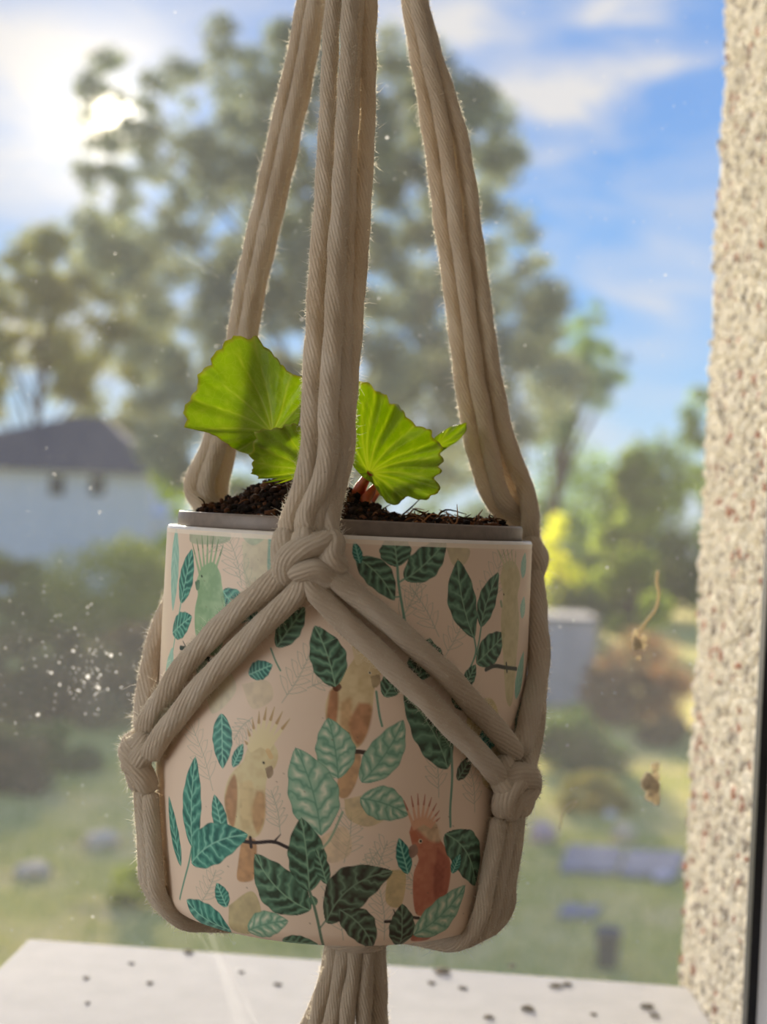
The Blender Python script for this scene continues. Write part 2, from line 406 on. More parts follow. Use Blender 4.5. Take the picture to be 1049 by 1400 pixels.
def tube_simple(pts, rad, n=7, step=None):
    pts = np.array([tuple(p) for p in pts]); L = np.linalg.norm(np.diff(pts, axis=0), axis=1).sum()
    c = catmull(pts, step or L / 24); R = np.interp(np.linspace(0, 1, len(c)), np.linspace(0, 1, len(rad)), rad)
    T, N, B = frames(c); ph = np.arange(n) / n * 2 * pi
    v = c[:, None] + R[:, None, None] * (np.cos(ph)[None, :, None] * N[:, None] + np.sin(ph)[None, :, None] * B[:, None])
    m_ = len(c); i, k = np.meshgrid(np.arange(m_ - 1), np.arange(n), indexing='ij')
    f = np.stack([i * n + k, i * n + (k + 1) % n, (i + 1) * n + (k + 1) % n, (i + 1) * n + k], -1).reshape(-1, 4)
    return v.reshape(-1, 3), f
husk(872, 872, 11, 9, 'dried seed head with a long curved stalk stuck to the window glass', [(874, 862), (884, 850), (897, 832), (901, 812), (898, 795), (900, 780)])
husk(893, 1072, 13, 14, 'pale flaky seed clump without a stalk stuck to the window glass', None, 40)
husk(871, 901, 4, 2, 'tiny round dried seed just below the stalked seed head on the glass', None, 70)
for pts in ([(765, 1135), (772, 1105), (790, 1095), (775, 1112)],): 
    v, f = tube_simple([P(x, y, YG - .0006) for x, y in pts], [.0003] * 4)
    tag(obj('loose_fibre', npmesh('fibre', v, f, np.repeat(np.array(lin((200, 190, 160)))[None], len(v), 0)), M_husk), 'wispy loose fibre stuck to the window glass beside the hanger', 'fibre')
v = []; f = []
m, t, out = mat('smear'); a1 = t.new('ShaderNodeBsdfTransparent'); a2 = t.new('ShaderNodeBsdfTranslucent', None, Color=(.9, .9, .9, 1))
mx = t.new('ShaderNodeMixShader', None, i0=.05, i1=a1.outputs[0], i2=a2.outputs[0]); t.put(out.inputs[0], mx.outputs[0])
for (x0, y0, x1, y1, wd) in ((262, 1262, 352, 1400, 3), (285, 1266, 330, 1400, 10), (296, 1272, 352, 1400, 2), (222, 330, 280, 372, 2), (215, 338, 268, 362, 2), (240, 340, 300, 380, 1.5)):
    b = len(v); q = [P(x0 - wd * .4, y0, YG), P(x0 + wd * .4, y0, YG), P(x1 + wd, y1, YG), P(x1 - wd, y1, YG)]
    v += [(p.x, YG - .0002, p.z) for p in q]; f.append((b, b + 1, b + 2, b + 3))
tag(obj('smear', npmesh('smear', v, f), m, pane), kind='stuff')

# ------------------------------------------------------------------ garden beyond the window
H = CAM.z
m, t, out = mat('lawn')
tco = t.new('ShaderNodeTexCoord').outputs['Object']
na = t.noise(.55, 5, tco, .6); nb_ = t.noise(2.6, 4, tco, .6); nc = t.noise(.2, 2, tco)
c1 = t.ramp(na, [(.32, lin4((176, 176, 78))), (.48, lin4((214, 198, 108))), (.60, lin4((244, 214, 140))), (.72, lin4((226, 190, 156)))])
c2 = t.mix(t.m('MULTIPLY', nb_, .6), c1, lin4((188, 180, 84)))
c3 = t.mix(t.m('MULTIPLY', t.m('SUBTRACT', nc, .45), 2.0, clamp=True), c2, lin4((244, 214, 146)))
b = t.new('ShaderNodeBsdfPrincipled', None, Base_Color=c3, Roughness=.95); b.inputs['Specular IOR Level'].default_value = .1
t.put(b.inputs['Normal'], t.new('ShaderNodeBump', None, Strength=.6, Distance=.1, Height=t.noise(3, 5, tco)).outputs[0])
t.put(out.inputs[0], b.outputs[0])
gx = np.linspace(-70, 70, 71); gy = np.linspace(2, 180, 90)
X, Y = np.meshgrid(gx, gy, indexing='ij')
Z = np.zeros_like(X)
f = []
i, j = np.meshgrid(np.arange(70), np.arange(89), indexing='ij')
f = np.stack([i * 90 + j, (i + 1) * 90 + j, (i + 1) * 90 + j + 1, i * 90 + j + 1], -1).reshape(-1, 4)
ground = tag(obj('ground', npmesh('ground', np.stack([X, Y, Z], -1).reshape(-1, 3), f), m), 'patchy garden ground of lawn, dry grass and bare earth', 'ground', kind='structure')

def leaves(centers, radii, n, size, cols, squash=(1, 1, .8), shell=.5):
    """n small leaves in a cloud of ellipsoid lumps: verts, quads, colours"""
    centers = np.asarray([tuple(c) for c in centers]); radii = np.asarray(radii)
    p = radii ** 2; k = rng.choice(len(centers), n, p=p / p.sum())
    d = rng.normal(size=(n, 3)); d /= np.linalg.norm(d, axis=1)[:, None]
    rr = rng.random(n) ** shell
    c = centers[k] + d * (rr * radii[k])[:, None] * np.array(squash)
    a = rng.normal(size=(n, 3)); a /= np.linalg.norm(a, axis=1)[:, None]
    b = np.cross(a, rng.normal(size=(n, 3))); b /= np.linalg.norm(b, axis=1)[:, None]
    s = size * rng.uniform(.6, 1.3, n)[:, None]
    v = np.stack([c - a * s, c + b * s * .5, c + a * s, c - b * s * .5], 1).reshape(-1, 3)
    f = np.arange(4 * n).reshape(n, 4)
    cols = np.array([lin(q) for q in cols]); ci = rng.integers(0, len(cols), n)
    lump = rng.uniform(.8, 1.2, len(centers))[k]
    cc = cols[ci] * rng.uniform(.75, 1.2, (n, 1)) * lump[:, None]
    return v, f, np.repeat(cc, 4, 0)
def woody(parts):
    vs = []; fs = []; b = 0
    for pts, rad in parts:
        v, f = tube_simple(pts, rad, 8); vs.append(v); fs.append(f + b); b += len(v)
    return npmesh('wood', np.vstack(vs), np.vstack(fs), None, None, True)
def plant(name, label, cat, basept, centers, radii, n, size, cols, stems, group=None, squash=(1, 1, .8), shell=.5):
    root = tag(empty(name, basept), label, cat, group)
    v, f, c = leaves(centers, radii, n, size, cols, squash, shell)
    tag(obj('foliage', npmesh('foliage', v, f, c), M_treeleaf if name == 'broad_tree' else M_leafout, root), kind='stuff')
    obj('trunk' if 'tree' in name else 'stem', woody(stems), M_bark, root)
    return root

# big tree whose crown fills the upper sky
def inpoly(x, y, pg):
    r = False; j = len(pg) - 1
    for i in range(len(pg)):
        if (pg[i][1] > y) != (pg[j][1] > y) and x < (pg[j][0] - pg[i][0]) * (y - pg[i][1]) / (pg[j][1] - pg[i][1]) + pg[i][0]: r = not r
        j = i
    return r
TD = 40.0
def tree_px(name, label, D, trunk_px, pg, nl, rpx, nleaf, leafsize, cols, holes=(), dens=None, seed=1):
    r_ = random.Random(seed); cs = []; rs = []
    xs = [p[0] for p in pg]; ys = [p[1] for p in pg]
    while len(cs) < nl:
        x = r_.uniform(min(xs), max(xs)); y = r_.uniform(min(ys), max(ys))
        if not inpoly(x, y, pg): continue
        if any((x - hx) ** 2 + (y - hy) ** 2 < hr * hr for hx, hy, hr in holes): continue
        if dens and r_.random() > dens(x, y): continue
        d = D + r_.uniform(-3, 3); cs.append(P(x, y, d)); rs.append(r_.uniform(*rpx) / F * d * (.72 if x < 260 and y < 300 and D < 50 else 1))
    b0 = P(trunk_px, 0, D); base = Vector((b0.x, D, 0))
    top = P(trunk_px + 10, min(ys) + 120, D)
    parts = [([base + Vector((0, 0, -.1)), base.lerp(top, .35), base.lerp(top, .7), top], [.34, .26, .14, .03])]
    for q in r_.sample(cs, 26):
        s = base.lerp(top, min(.85, max(.25, (q.z - 3) / (top.z) * .75)))
        parts.append(([s, s.lerp(q, .5) + Vector((0, 0, .4)), q], [.08, .045, .015]))
    return plant(name, label, 'tree', base, cs, rs, nleaf, leafsize, cols, parts)
pgm = [(100, 120), (150, 70), (190, 130), (245, 40), (290, 20), (360, 50), (420, 10), (520, 20), (600, 70), (650, 120), (690, 130), (685, 180), (712, 200), (695, 250), (715, 310), (760, 370),
       (775, 420), (745, 480), (800, 520), (760, 570), (710, 600), (700, 660), (250, 660), (190, 600), (185, 420), (115, 340), (105, 260), (118, 200)]
def dn(x, y):
    d = 1.0
    if x < 250 and y < 290: d = 1.0
    if 430 < x < 720 and y > 180: d = 1.0
    if x < 330: d *= .9
    return d
big = tree_px('broad_tree', 'tall broad grey green tree filling the sky behind the hanging cords', TD, 455, pgm, 760, (16, 36), 115000, .10,
              [(150, 158, 132), (132, 146, 132), (164, 164, 132), (128, 142, 140)], [(146, 163, 11), (660, 60, 40)], dn, 5)
pgl = [(-60, 400), (10, 345), (60, 310), (100, 330), (160, 290), (215, 330), (235, 420), (235, 620), (150, 605), (100, 570), (60, 540), (-60, 600)]
tree_px('leafy_tree', 'yellowish green smaller tree rising behind the dark roofed house', 76.0, 60, pgl, 240, (13, 28), 30000, .17,
        [(150, 146, 104), (158, 150, 104), (128, 138, 104)], [(40, 520, 26), (15, 585, 22), (150, 540, 18)], None, 8)
pgr = [(745, 470), (790, 440), (820, 410), (835, 430), (815, 465), (860, 490), (855, 525), (820, 550), (770, 600), (730, 600)]
tree_px('small_tree', 'slim blue green tree with wispy top beside the broad tree', 59.0, 775, pgr, 70, (11, 22), 9000, .10, [(112, 138, 110), (126, 146, 108)], (), None, 4)

def shrub(name, label, px, py_base, wpx, toppx, n, size, cols, cat='shrub', dd=0, group=None, lumps=22, seed=2, deep=1.0):
    g0 = gp(px, py_base); D = g0.y + dd; r_ = random.Random(seed)
    wm = wpx / F * D / 2; hm = max(.5, P(px, toppx, D).z); x0 = P(px, py_base, D).x; cs = []; rs = []
    for i in range(lumps):
        a = r_.uniform(-1, 1); h_ = r_.uniform(.12, 1) * math.sqrt(max(.05, 1 - .75 * a * a)); rl = min(wm * .5, hm * .3) * r_.uniform(.6, 1.1)
        cs.append((x0 + a * wm * .9, D + r_.uniform(-1, 1) * wm * .5 * deep, max(rl * .6, h_ * hm - rl * .6))); rs.append(rl)
    st = []
    for k in range(4):
        q = Vector(cs[k]); b_ = Vector((x0 + r_.uniform(-.1, .1) * wm, D, -.05)); st.append(([b_, b_.lerp(q, .5) + Vector((0, 0, .1)), q], [hm * .018 + .01, hm * .012 + .008, .006]))
    return plant(name, label, cat, (x0, D, 0), cs, rs, n, size, cols, st, group)
GRN = [(122, 146, 74), (140, 158, 82), (106, 134, 74)]
DRK = [(88, 100, 70), (100, 108, 78), (80, 90, 72)]
YEL = [(236, 232, 60), (220, 222, 70), (242, 236, 90)]
PUR = [(128, 106, 94), (140, 114, 94), (114, 106, 86), (156, 128, 98)]
RED = [(168, 108, 80), (152, 96, 76), (180, 124, 88)]
shrub('round_shrub', 'yellow green rounded shrub below the white house', 140, 870, 230, 722, 9000, .11, [(200, 196, 100), (184, 184, 96), (164, 172, 92)], seed=3, lumps=34)
shrub('round_shrub', 'olive shrub with dull leaves at the left of the yellow green shrub', 10, 880, 120, 745, 4500, .11, [(150, 152, 92), (134, 142, 88)], seed=6)
shrub('bright_shrub', 'bright lime shrub growing against the end of the white house', 235, 830, 80, 620, 3600, .16, [(214, 226, 60), (200, 214, 66), (226, 228, 84)], dd=0, seed=9)
shrub('purple_shrub', 'dark purple brown shrub under the yellow green one', 80, 985, 300, 855, 9000, .085, PUR + DRK, seed=12, lumps=36)
shrub('purple_shrub', 'rusty brown low shrub leaning towards the hanging pot', 185, 960, 150, 820, 4500, .085, PUR, seed=13)
shrub('dark_shrub', 'low dark green shrub before the purple brown shrub', 70, 1050, 120, 975, 3000, .06, DRK + GRN, seed=14)
shrub('dark_shrub', 'small blackish shrub at the lawn edge beside pale stones', 0, 1080, 110, 990, 2400, .06, DRK + PUR, seed=15)
shrub('hedge_tree', 'dense green garden tree at the far right by the pebbledash', 900, 850, 190, 592, 9000, .16, GRN + DRK, 'tree', dd=0, deep=.4, seed=20, lumps=40)
shrub('hedge_tree', 'broad mid green tree behind the grey shed', 790, 850, 210, 600, 10000, .16, [(128, 150, 84), (142, 162, 88), (116, 140, 80)], 'tree', dd=9, deep=.4, seed=21, lumps=44)
shrub('hedge_tree', 'olive green tree rising between shed and pebbledash wall', 860, 838, 110, 612, 5000, .15, [(158, 168, 84), (140, 156, 84)], 'tree', dd=-20, deep=.4, seed=24, lumps=24)
shrub('hedge_tree', 'tall dark tree whose top peeps above the far hedge', 945, 860, 90, 520, 4200, .16, DRK + GRN, 'tree', dd=16, deep=.4, seed=26, lumps=26)
shrub('yellow_shrub', 'bright yellow shrub just behind the pot rim', 752, 862, 70, 690, 2600, .12, YEL, seed=22)
shrub('dark_shrub', 'dark clipped bush above the grey shed roof', 765, 872, 110, 785, 3800, .09, DRK, seed=23)
shrub('red_shrub', 'rust red copper leaved shrub beside the grey shed', 880, 990, 150, 850, 6500, .07, RED + PUR, seed=25, lumps=30)
shrub('dark_shrub', 'dark green bush in front of the grey shed', 775, 1050, 130, 960, 4200, .06, DRK + GRN, seed=27)
shrub('brown_shrub', 'mauve brown twiggy bush against the pebbledash wall', 925, 1064, 110, 975, 3600, .06, PUR, dd=3.5, seed=28)
shrub('grass_clump', 'tan and yellow grassy clump on the lawn', 812, 1108, 90, 1052, 2600, .05, [(206, 184, 104), (186, 168, 96), (160, 152, 88)], 'grass', seed=29)
shrub('grass_clump', 'small yellow green tuft on the lawn under the left knot', 180, 1240, 70, 1190, 1300, .03, [(196, 196, 66), (164, 170, 70)], 'grass', seed=30)
shrub('dark_shrub', 'long low bush behind the hanging pot', 480, 930, 520, 720, 9000, .1, DRK + GRN, dd=12, deep=.3, seed=31, lumps=36)
# tree row far behind, closing the horizon
for k, (px, top, wpx, wh) in enumerate(((330, 640, 150, 'the lime leaf'), (470, 620, 130, 'the knotted front cords'), (620, 625, 150, 'the pleated leaf'))):
    shrub('hedge_tree', 'grey green distant tree right behind ' + wh, px, 800, wpx, top, 5000, .2, DRK + GRN, 'tree', dd=k * 3, deep=.3, seed=40 + k)

# house with white wall and dark hipped roof
hd = 62.0
def hp(px, py, d=hd): return P(px, py, d)
hr = tag(empty('house', (hp(40, 700).x, hd, 0)), 'white walled house with dark hipped roof behind the shrubs', 'house')
xr = hp(205, 655).x; xl = xr - 12.0; ze = hp(100, 645).z; zr_ = hp(100, 573).z
M_white = pbr('white_render', (222, 226, 236), .9, 3, .04); M_roof = pbr('roof_tile', (104, 92, 92), .85, 5, .15, .5)
build('wall', MB().box(xl, xr, hd, hd + 8, 0, ze), M_white, hr)
ov = .5; x1r = hp(118, 573).x
build('roof', MB().faces([(xl - ov, hd - ov, ze), (xr + ov, hd - ov, ze), (xr + ov, hd + 8 + ov, ze), (xl - ov, hd + 8 + ov, ze), (x1r - 1.2, hd + 4, zr_ + .4), (x1r, hd + 4, zr_ + .4)],
      [(0, 1, 5, 4), (1, 2, 5), (2, 3, 4, 5), (3, 0, 4), (3, 2, 1, 0)]), M_roof, hr)
M_win = pbr('window_glass', (40, 46, 54), .2); M_frame = pbr('window_frame', (120, 122, 128), .6)
for px in (78, 133):
    a = hp(px - 8, 652); b = hp(px + 8, 676)
    wobj = build('window', MB().box(a.x - .06, b.x + .06, hd - .05, hd, b.z - .06, a.z + .06), M_frame, hr)
    build('pane', MB().box(a.x, b.x, hd - .07, hd - .05, b.z, a.z), M_win, wobj)
# lower white wing of the house to the right
a = hp(240, 735); 
build('wing', MB().box(xr, a.x, hd + 1, hd + 6, 0, hp(220, 705).z), M_white, hr)

# grey shed
sd0 = gp(800, 966); sd = sd0.y
sh = tag(empty('garden_shed', (sd0.x, sd, 0)), 'plain pale grey garden shed with flat roof', 'shed')
x1 = P(815, 900, sd).x; x0 = P(600, 900, sd).x; zt = P(780, 847, sd).z
M_shed = pbr('shed_panel', (184, 178, 180), .8, 3, .05)
wv = (x1 - x0) / 6
for k in range(6): build('panel', MB().box(x0 + k * wv + .012, x0 + (k + 1) * wv - .012, sd, sd + .05, 0, zt), M_shed, sh)
build('body', MB().box(x0 + .02, x1 - .02, sd + .04, sd + 2, 0, zt), M_shed, sh)
build('roof', MB().box(x0 - .08, x1 + .05, sd - .08, sd + 2.1, zt, zt + .06), pbr('shed_roof', (110, 108, 116), .8, 4, .1), sh)

def gstone(name, px, py, wpx, hpx, m, label, cat, group=None, seed=0, squash=(1, .8, .6)):
    g0 = gp(px, py); D = g0.y; r = wpx / 2 / F * D
    v, f = blob((g0.x, D, r * squash[2] * .7), r, seed, squash, .18, 2)
    return tag(obj(name, npmesh(name, v, f, None, None, True), m), label, cat, group)
gstone('garden_stone', 137, 1155, 52, 20, M_stone, 'flat peach coloured stone on the lawn below the left knot', 'stone', None, 1, (1, 1.2, .4))
gstone('garden_stone', 45, 1195, 52, 20, M_stone, 'long peach stone alone on the dry grass at the edge', 'stone', None, 2, (1, 1.2, .35))
gstone('garden_stone', 742, 1150, 36, 30, pbr('pink_stone', (226, 186, 180), .8, 8, .1), 'pinkish rounded stone showing just beside the right knot', 'stone', None, 3, (1, .8, .9))
gstone('garden_stone', 852, 1150, 32, 28, M_stone, 'peach rounded stone beside the paving slabs', 'stone', None, 4, (1, .8, .9))
gstone('garden_stone', 835, 1118, 20, 14, pbr('white_stone', (220, 216, 206), .8, 8, .1), 'small white stone near the tan grassy clump', 'stone', None, 5)
gstone('garden_stone', 905, 1205, 26, 14, pbr('lilac_stone', (224, 206, 216), .8, 8, .1), 'small lilac white stone at the slab corner', 'stone', None, 6)
M_slab = pbr('slate_slab', (142, 138, 146), .7, 4, .1, .2)
def slab(px0, py0, px1, py1, z, label, group=None, skew=0):
    c = [gp(px0 + skew, py0), gp(px1 + skew, py0 + (px1 - px0) * .05), gp(px1, py1 + (px1 - px0) * .05), gp(px0, py1)]
    return tag(build('paving_slab', MB().prism([(p.x, p.y) for p in reversed(c)], 0, z), M_slab, None, bev=.01), label, 'paving slab', group)
slab(765, 1160, 842, 1194, .06, 'blue grey paving slab on the lawn nearest the hanging pot', None, 12)
slab(846, 1166, 925, 1200, .06, 'blue grey paving slab on the lawn nearest the pebbledash', None, 12)
slab(762, 1240, 812, 1256, .05, 'small narrow blue slab alone on the lawn', None, 10)
g0 = gp(830, 1322); bk = tag(empty('bucket', (g0.x, g0.y, 0)), 'dark slate blue bucket standing on the grass', 'bucket')
M_bkt = pbr('bucket_plastic', (100, 102, 118), .5, 8, .08)
rb = 18 / F * g0.y; hb = 52 / F * g0.y
v, f = lathe([(0, .005), (rb * .75, 0), (rb, hb), (rb * 1.08, hb), (rb * 1.08, hb * .95), (rb * .93, hb * .97), (rb * .7, .02), (0, .02)], (g0.x, g0.y), 24)
obj('tub', npmesh('tub', v, f, None, None, True), M_bkt, bk)
v, f = tube_simple([(g0.x - rb, g0.y, hb * .95), (g0.x - rb * .6, g0.y - rb * .7, hb * .75), (g0.x, g0.y - rb * 1.15, hb * .62), (g0.x + rb * .6, g0.y - rb * .7, hb * .75), (g0.x + rb, g0.y, hb * .95)], [.006] * 5)
obj('handle', npmesh('handle', v, f, None, None, True), M_iron, bk)
# short grass blades over the nearer lawn
n = 26000
gyv = rng.uniform(11, 34, n); gxv = rng.uniform(-.42, .42, n) * gyv
hh = rng.uniform(.03, .10, n) * (1 + (rng.random(n) > .97) * 1.5); aa = rng.uniform(0, 2 * pi, n); lw = .012
c = np.stack([gxv, gyv, np.zeros(n)], -1); dx = np.stack([np.cos(aa), np.sin(aa), 0 * aa], -1) * lw
v = np.stack([c - dx, c + dx, c + np.stack([rng.normal(0, .03, n), rng.normal(0, .03, n), hh], -1)], 1).reshape(-1, 3)
pc = np.array([lin((160, 164, 84)), lin((206, 190, 120)), lin((140, 150, 78))])[rng.integers(0, 3, n)]
tag(obj('grass_blades', npmesh('grass', v, np.arange(3 * n).reshape(n, 3), np.repeat(pc, 3, 0)), M_leafout, ground), kind='stuff')

# ------------------------------------------------------------------ the planter
R0 = 0.0672; PH = 0.1335; PD = 0.54
O = P(479, 732, PD); X0, Y0p, ZR = O.x, O.y, O.z
ZB = ZR - PH
def prof(t):
    r = 1.0 - .004 * max(0, .3 - t) / .3
    if t > .5: r -= .062 * ((t - .5) / .5) ** 2.2
    if t > .965: r -= .035 * ((t - .965) / .035) ** 2
    return r * R0
def surf(px, py, R=None):
    """photo pixel -> (theta, z) where its ray meets the pot's cylinder"""
    R = R or R0; d = ray(px, py); ox, oy = CAM.x - X0, CAM.y - Y0p
    A = d.x ** 2 + d.y ** 2; B = 2 * (ox * d.x + oy * d.y); C_ = ox * ox + oy * oy - R * R
    D = max(0, B * B - 4 * A * C_); s = (-B - math.sqrt(D)) / (2 * A); p = CAM + d * s
    return math.atan2(p.x - X0, -(p.y - Y0p)), p.z
def cyl(th, z, R): return Vector((X0 + R * math.sin(th), Y0p - R * math.cos(th), z))

# --- the printed pattern, painted into a colour attribute of the pot's own surface
TH = math.radians(100); NW, NH = 780, 448
CREAM = np.array(lin((228, 206, 184)))
art = np.ones((NH, NW, 3)) * CREAM
yy, xx = np.mgrid[0:NH, 0:NW].astype(float)
S = (.472 / F) / (R0 * 2 * TH / NW)
def q(px, py):
    th, z = surf(px, py); return np.array([(th + TH) / (2 * TH) * NW, (ZR - z) / PH * NH])
nzg = np.zeros((NH // 4 + 2, NW // 4 + 2))
nz = rng.random((NH // 5 + 3, NW // 5 + 3))
def smooth_noise(x, y, s):
    u, v = x / s, y / s; i = np.floor(u).astype(int); j = np.floor(v).astype(int); fu, fv = u - i, v - j
    fu = fu * fu * (3 - 2 * fu); fv = fv * fv * (3 - 2 * fv); a, b = nz.shape
    g_ = lambda p, r: nz[r % a, p % b]
    return (g_(i, j) * (1 - fu) + g_(i + 1, j) * fu) * (1 - fv) + (g_(i, j + 1) * (1 - fu) + g_(i + 1, j + 1) * fu) * fv
N1 = smooth_noise(xx, yy, 9) * .6 + smooth_noise(xx + 300, yy, 4) * .4
def box_(pts, pad):
    a = np.min(pts, 0) - pad; b = np.max(pts, 0) + pad
    return slice(max(0, int(a[1])), max(0, min(NH, int(b[1]) + 2))), slice(max(0, int(a[0])), max(0, min(NW, int(b[0]) + 2)))
LIT = np.array([.86, .86, .86])
def C3(c): return np.clip(np.array(lin(c)) / LIT, 0, .95)
def put(sl, mask, c):
    art[sl] = art[sl] * (1 - mask[..., None]) + c * mask[..., None]
def stroke(pts, w, c, alpha=1.0, w2=None, raw=False):
    P_ = [np.array(p, float) if raw else q(*p) for p in pts]
    cu = catmull(P_, 2.0) if len(P_) > 2 else np.array(P_)
    w2 = w if w2 is None else w2; sl = box_(cu, max(w, w2) * S + 2); x, y = xx[sl], yy[sl]
    if x.size == 0: return
    best = np.full(x.shape, -9.0); n = len(cu) - 1
    for i in range(n):
        a, b = cu[i], cu[i + 1]; d = b - a; L = d.dot(d) + 1e-9
        t = np.clip(((x - a[0]) * d[0] + (y - a[1]) * d[1]) / L, 0, 1)
        dist = np.hypot(x - a[0] - t * d[0], y - a[1] - t * d[1]); ww = (w + (w2 - w) * (i + t) / n) * S / 2
        best = np.maximum(best, ww - dist)
    put(sl, np.clip(best + .5, 0, 1) * alpha, C3(c))
def polymask(pts, soft=.5, closed_spline=True):
    P_ = np.array([q(*p) for p in pts])
    if closed_spline:
        P_ = catmull(list(P_) + [P_[0]], 3.0)[:-1]
    sl = box_(P_, soft + 2); x, y = xx[sl], yy[sl]; ins = np.zeros(x.shape, bool); dm = np.full(x.shape, 1e9); n = len(P_)
    for i in range(n):
        a, b = P_[i - 1], P_[i]; d = b - a; L = d.dot(d) + 1e-9
        t = np.clip(((x - a[0]) * d[0] + (y - a[1]) * d[1]) / L, 0, 1)
        dm = np.minimum(dm, np.hypot(x - a[0] - t * d[0], y - a[1] - t * d[1]))
        cr = (a[1] > y) != (b[1] > y); xi = (b[0] - a[0]) * (y - a[1]) / (b[1] - a[1] + 1e-12) + a[0]; ins ^= cr & (x < xi)
    sd = np.where(ins, dm, -dm); return sl, np.clip(sd / (2 * soft) + .5, 0, 1)
def wash(pts, c, alpha=.9, soft=.6, var=.35, c2=None):
    sl, m_ = polymask(pts, soft); n_ = N1[sl]
    a = C3(c); b = C3(c2) if c2 else a * (1 - var)
    put(sl, m_ * alpha, a + (b - a) * np.clip((n_[..., None] - .3) * 1.8, 0, 1))
KIND = {'dark': ((92, 128, 104), (56, 70, 56), (132, 164, 134)), 'teal': ((82, 150, 132), (38, 96, 88), (140, 194, 172)),
        'pale': ((136, 170, 144), (98, 140, 118), (206, 206, 184)), 'ghost': ((150, 188, 170), (132, 176, 160), (160, 196, 178)), 'olive': ((186, 176, 130), (176, 166, 118), (190, 182, 140)),
        'black': ((86, 104, 84), (58, 54, 46), (122, 144, 118))}
def leaf(b, tpt, w, kind='dark', bend=0.0, alpha=1.0, fat=.85):
    w = w * 1.14
    B, T = q(*b), q(*tpt); d = T - B; L = np.hypot(*d) + 1e-6; d /= L; nrm_ = np.array([-d[1], d[0]])
    sl = box_(np.array([B, T]), w * S + abs(bend) * L + 3); x, y = xx[sl], yy[sl]
    if x.size == 0: return
    u = ((x - B[0]) * d[0] + (y - B[1]) * d[1]) / L; s = (x - B[0]) * nrm_[0] + (y - B[1]) * nrm_[1]
    uc = np.clip(u, 0, 1); s = s - bend * L * 4 * uc * (1 - uc)
    hw = w * S / 2 * np.power(np.clip(np.sin(pi * np.power(uc, fat)), 0, 1), .75) * (1 + .035 * np.sin(uc * 26 + (s > 0) * 2) + .05 * (N1[sl] - .5))
    m_ = np.clip(hw - np.abs(s) + .5, 0, 1) * (u > -.01) * (u < 1.01)
    rel = np.abs(s) / (hw + 1e-3); c0, c1, c2 = (C3(c) for c in KIND[kind])
    n_ = N1[sl]
    ph = uc * (5.5 if kind != 'teal' else 6.5) - rel * .95 + (s > 0) * .35 + (n_ - .5) * .7; fr_ = ph - np.floor(ph)
    if kind == 'pale':
        k = np.exp(-((fr_ - .5) / .2) ** 2 - ((rel - .45) / .26) ** 2); cc = c0 + (c2 - c0) * (k * .9)[..., None]
        k = np.exp(-(np.minimum(fr_, 1 - fr_) / .12) ** 2); cc = cc + (c1 - cc) * (k * .8)[..., None]; mid = c1
    else:
        k = np.clip(np.exp(-((fr_ - .5) / .30) ** 2) * (.25 + 1.5 * n_) * np.clip(1.3 - rel * .5, 0, 1), 0, 1); cc = c0 + (c1 - c0) * k[..., None]
        k = np.exp(-(np.minimum(fr_, 1 - fr_) / .10) ** 2) * (1 - rel * .6); cc = cc + (c2 - cc) * (k * .7)[..., None]; mid = c2
    k = np.clip(1.2 - np.abs(s) / 1.0, 0, 1); cc = cc + (mid - cc) * (k * .85)[..., None]
    cc = cc * (1 - .25 * np.exp(-((hw - np.abs(s)) / 1.2) ** 2))[..., None] if kind not in ('ghost', 'olive') else cc
    put(sl, m_ * alpha, cc)
def sprig(b, tpt, w, c=(138, 150, 132), alpha=.75):
    B, T = np.array(b, float), np.array(tpt, float); d = T - B; n_ = np.array([-d[1], d[0]]) / np.hypot(*d)
    stroke([b, tuple(B + d * .5 + n_ * 3), tpt], 1.0, c, alpha)
    for i in range(1, 6):
        u = i / 6
        for sg in (-1, 1):
            p = B + d * u; e = p + d * .22 + n_ * sg * w * (1 - .4 * u)
            stroke([tuple(p), tuple((p + e) / 2 + n_ * sg * 2), tuple(e)], .9, c, alpha * .9)
            stroke([tuple(p + d * .05), tuple((p + e) / 2 + d * .1), tuple(e)], .7, c, alpha * .7)
def ghostbird(cx, cy): pass
def crest(base, tips, c, w=7, c2=None, alpha=.9):
    for i, t_ in enumerate(tips):
        b = (base[0] + (i - len(tips) / 2) * 3.2, base[1] + abs(i - len(tips) / 2) * 2)
        stroke([b, ((b[0] + t_[0]) / 2 + (t_[0] - b[0]) * .06, (b[1] + t_[1]) / 2 - 2), t_], w, c, alpha, 1.2)
        if c2: stroke([((b[0] + t_[0] * 2) / 3, (b[1] + t_[1] * 2) / 3), t_], w * .45, c2, .8, .8)

# pale washes and line sprigs first
for b, t_, w_ in (((330, 800), (310, 730), 20), (((352, 850), (330, 770), 16)), ((600, 870), (560, 800), 18), ((606, 900), (640, 830), 16), ((385, 960), (425, 890), 22), ((420, 940), (462, 915), 16), ((470, 1180), (480, 1110), 24),
                 ((520, 1160), (500, 1200), 16), ((600, 1090), (590, 1010), 16), ((382, 1140), (370, 1080), 16), ((500, 1215), (530, 1150), 22), ((660, 830), (690, 750), 18), ((540, 860), (585, 770), 14), ((290, 1080), (262, 990), 18),
                 ((470, 1290), (450, 1200), 20), ((530, 1290), (520, 1215), 22), ((345, 980), (320, 1010), 16), ((650, 1110), (640, 1040), 14), ((262, 1240), (290, 1190), 16), ((590, 1230), (545, 1190), 12), ((280, 760), (310, 720), 12)):
    sprig(b, t_, w_)
wash([(610, 748), (642, 750), (636, 770), (620, 772)], (178, 170, 124), .6)
wash([(640, 960), (672, 955), (682, 985), (668, 1010), (640, 1000)], (196, 178, 116), .7)
wash([(470, 1092), (520, 1085), (535, 1110), (505, 1130), (475, 1118)], (196, 176, 128), .7)
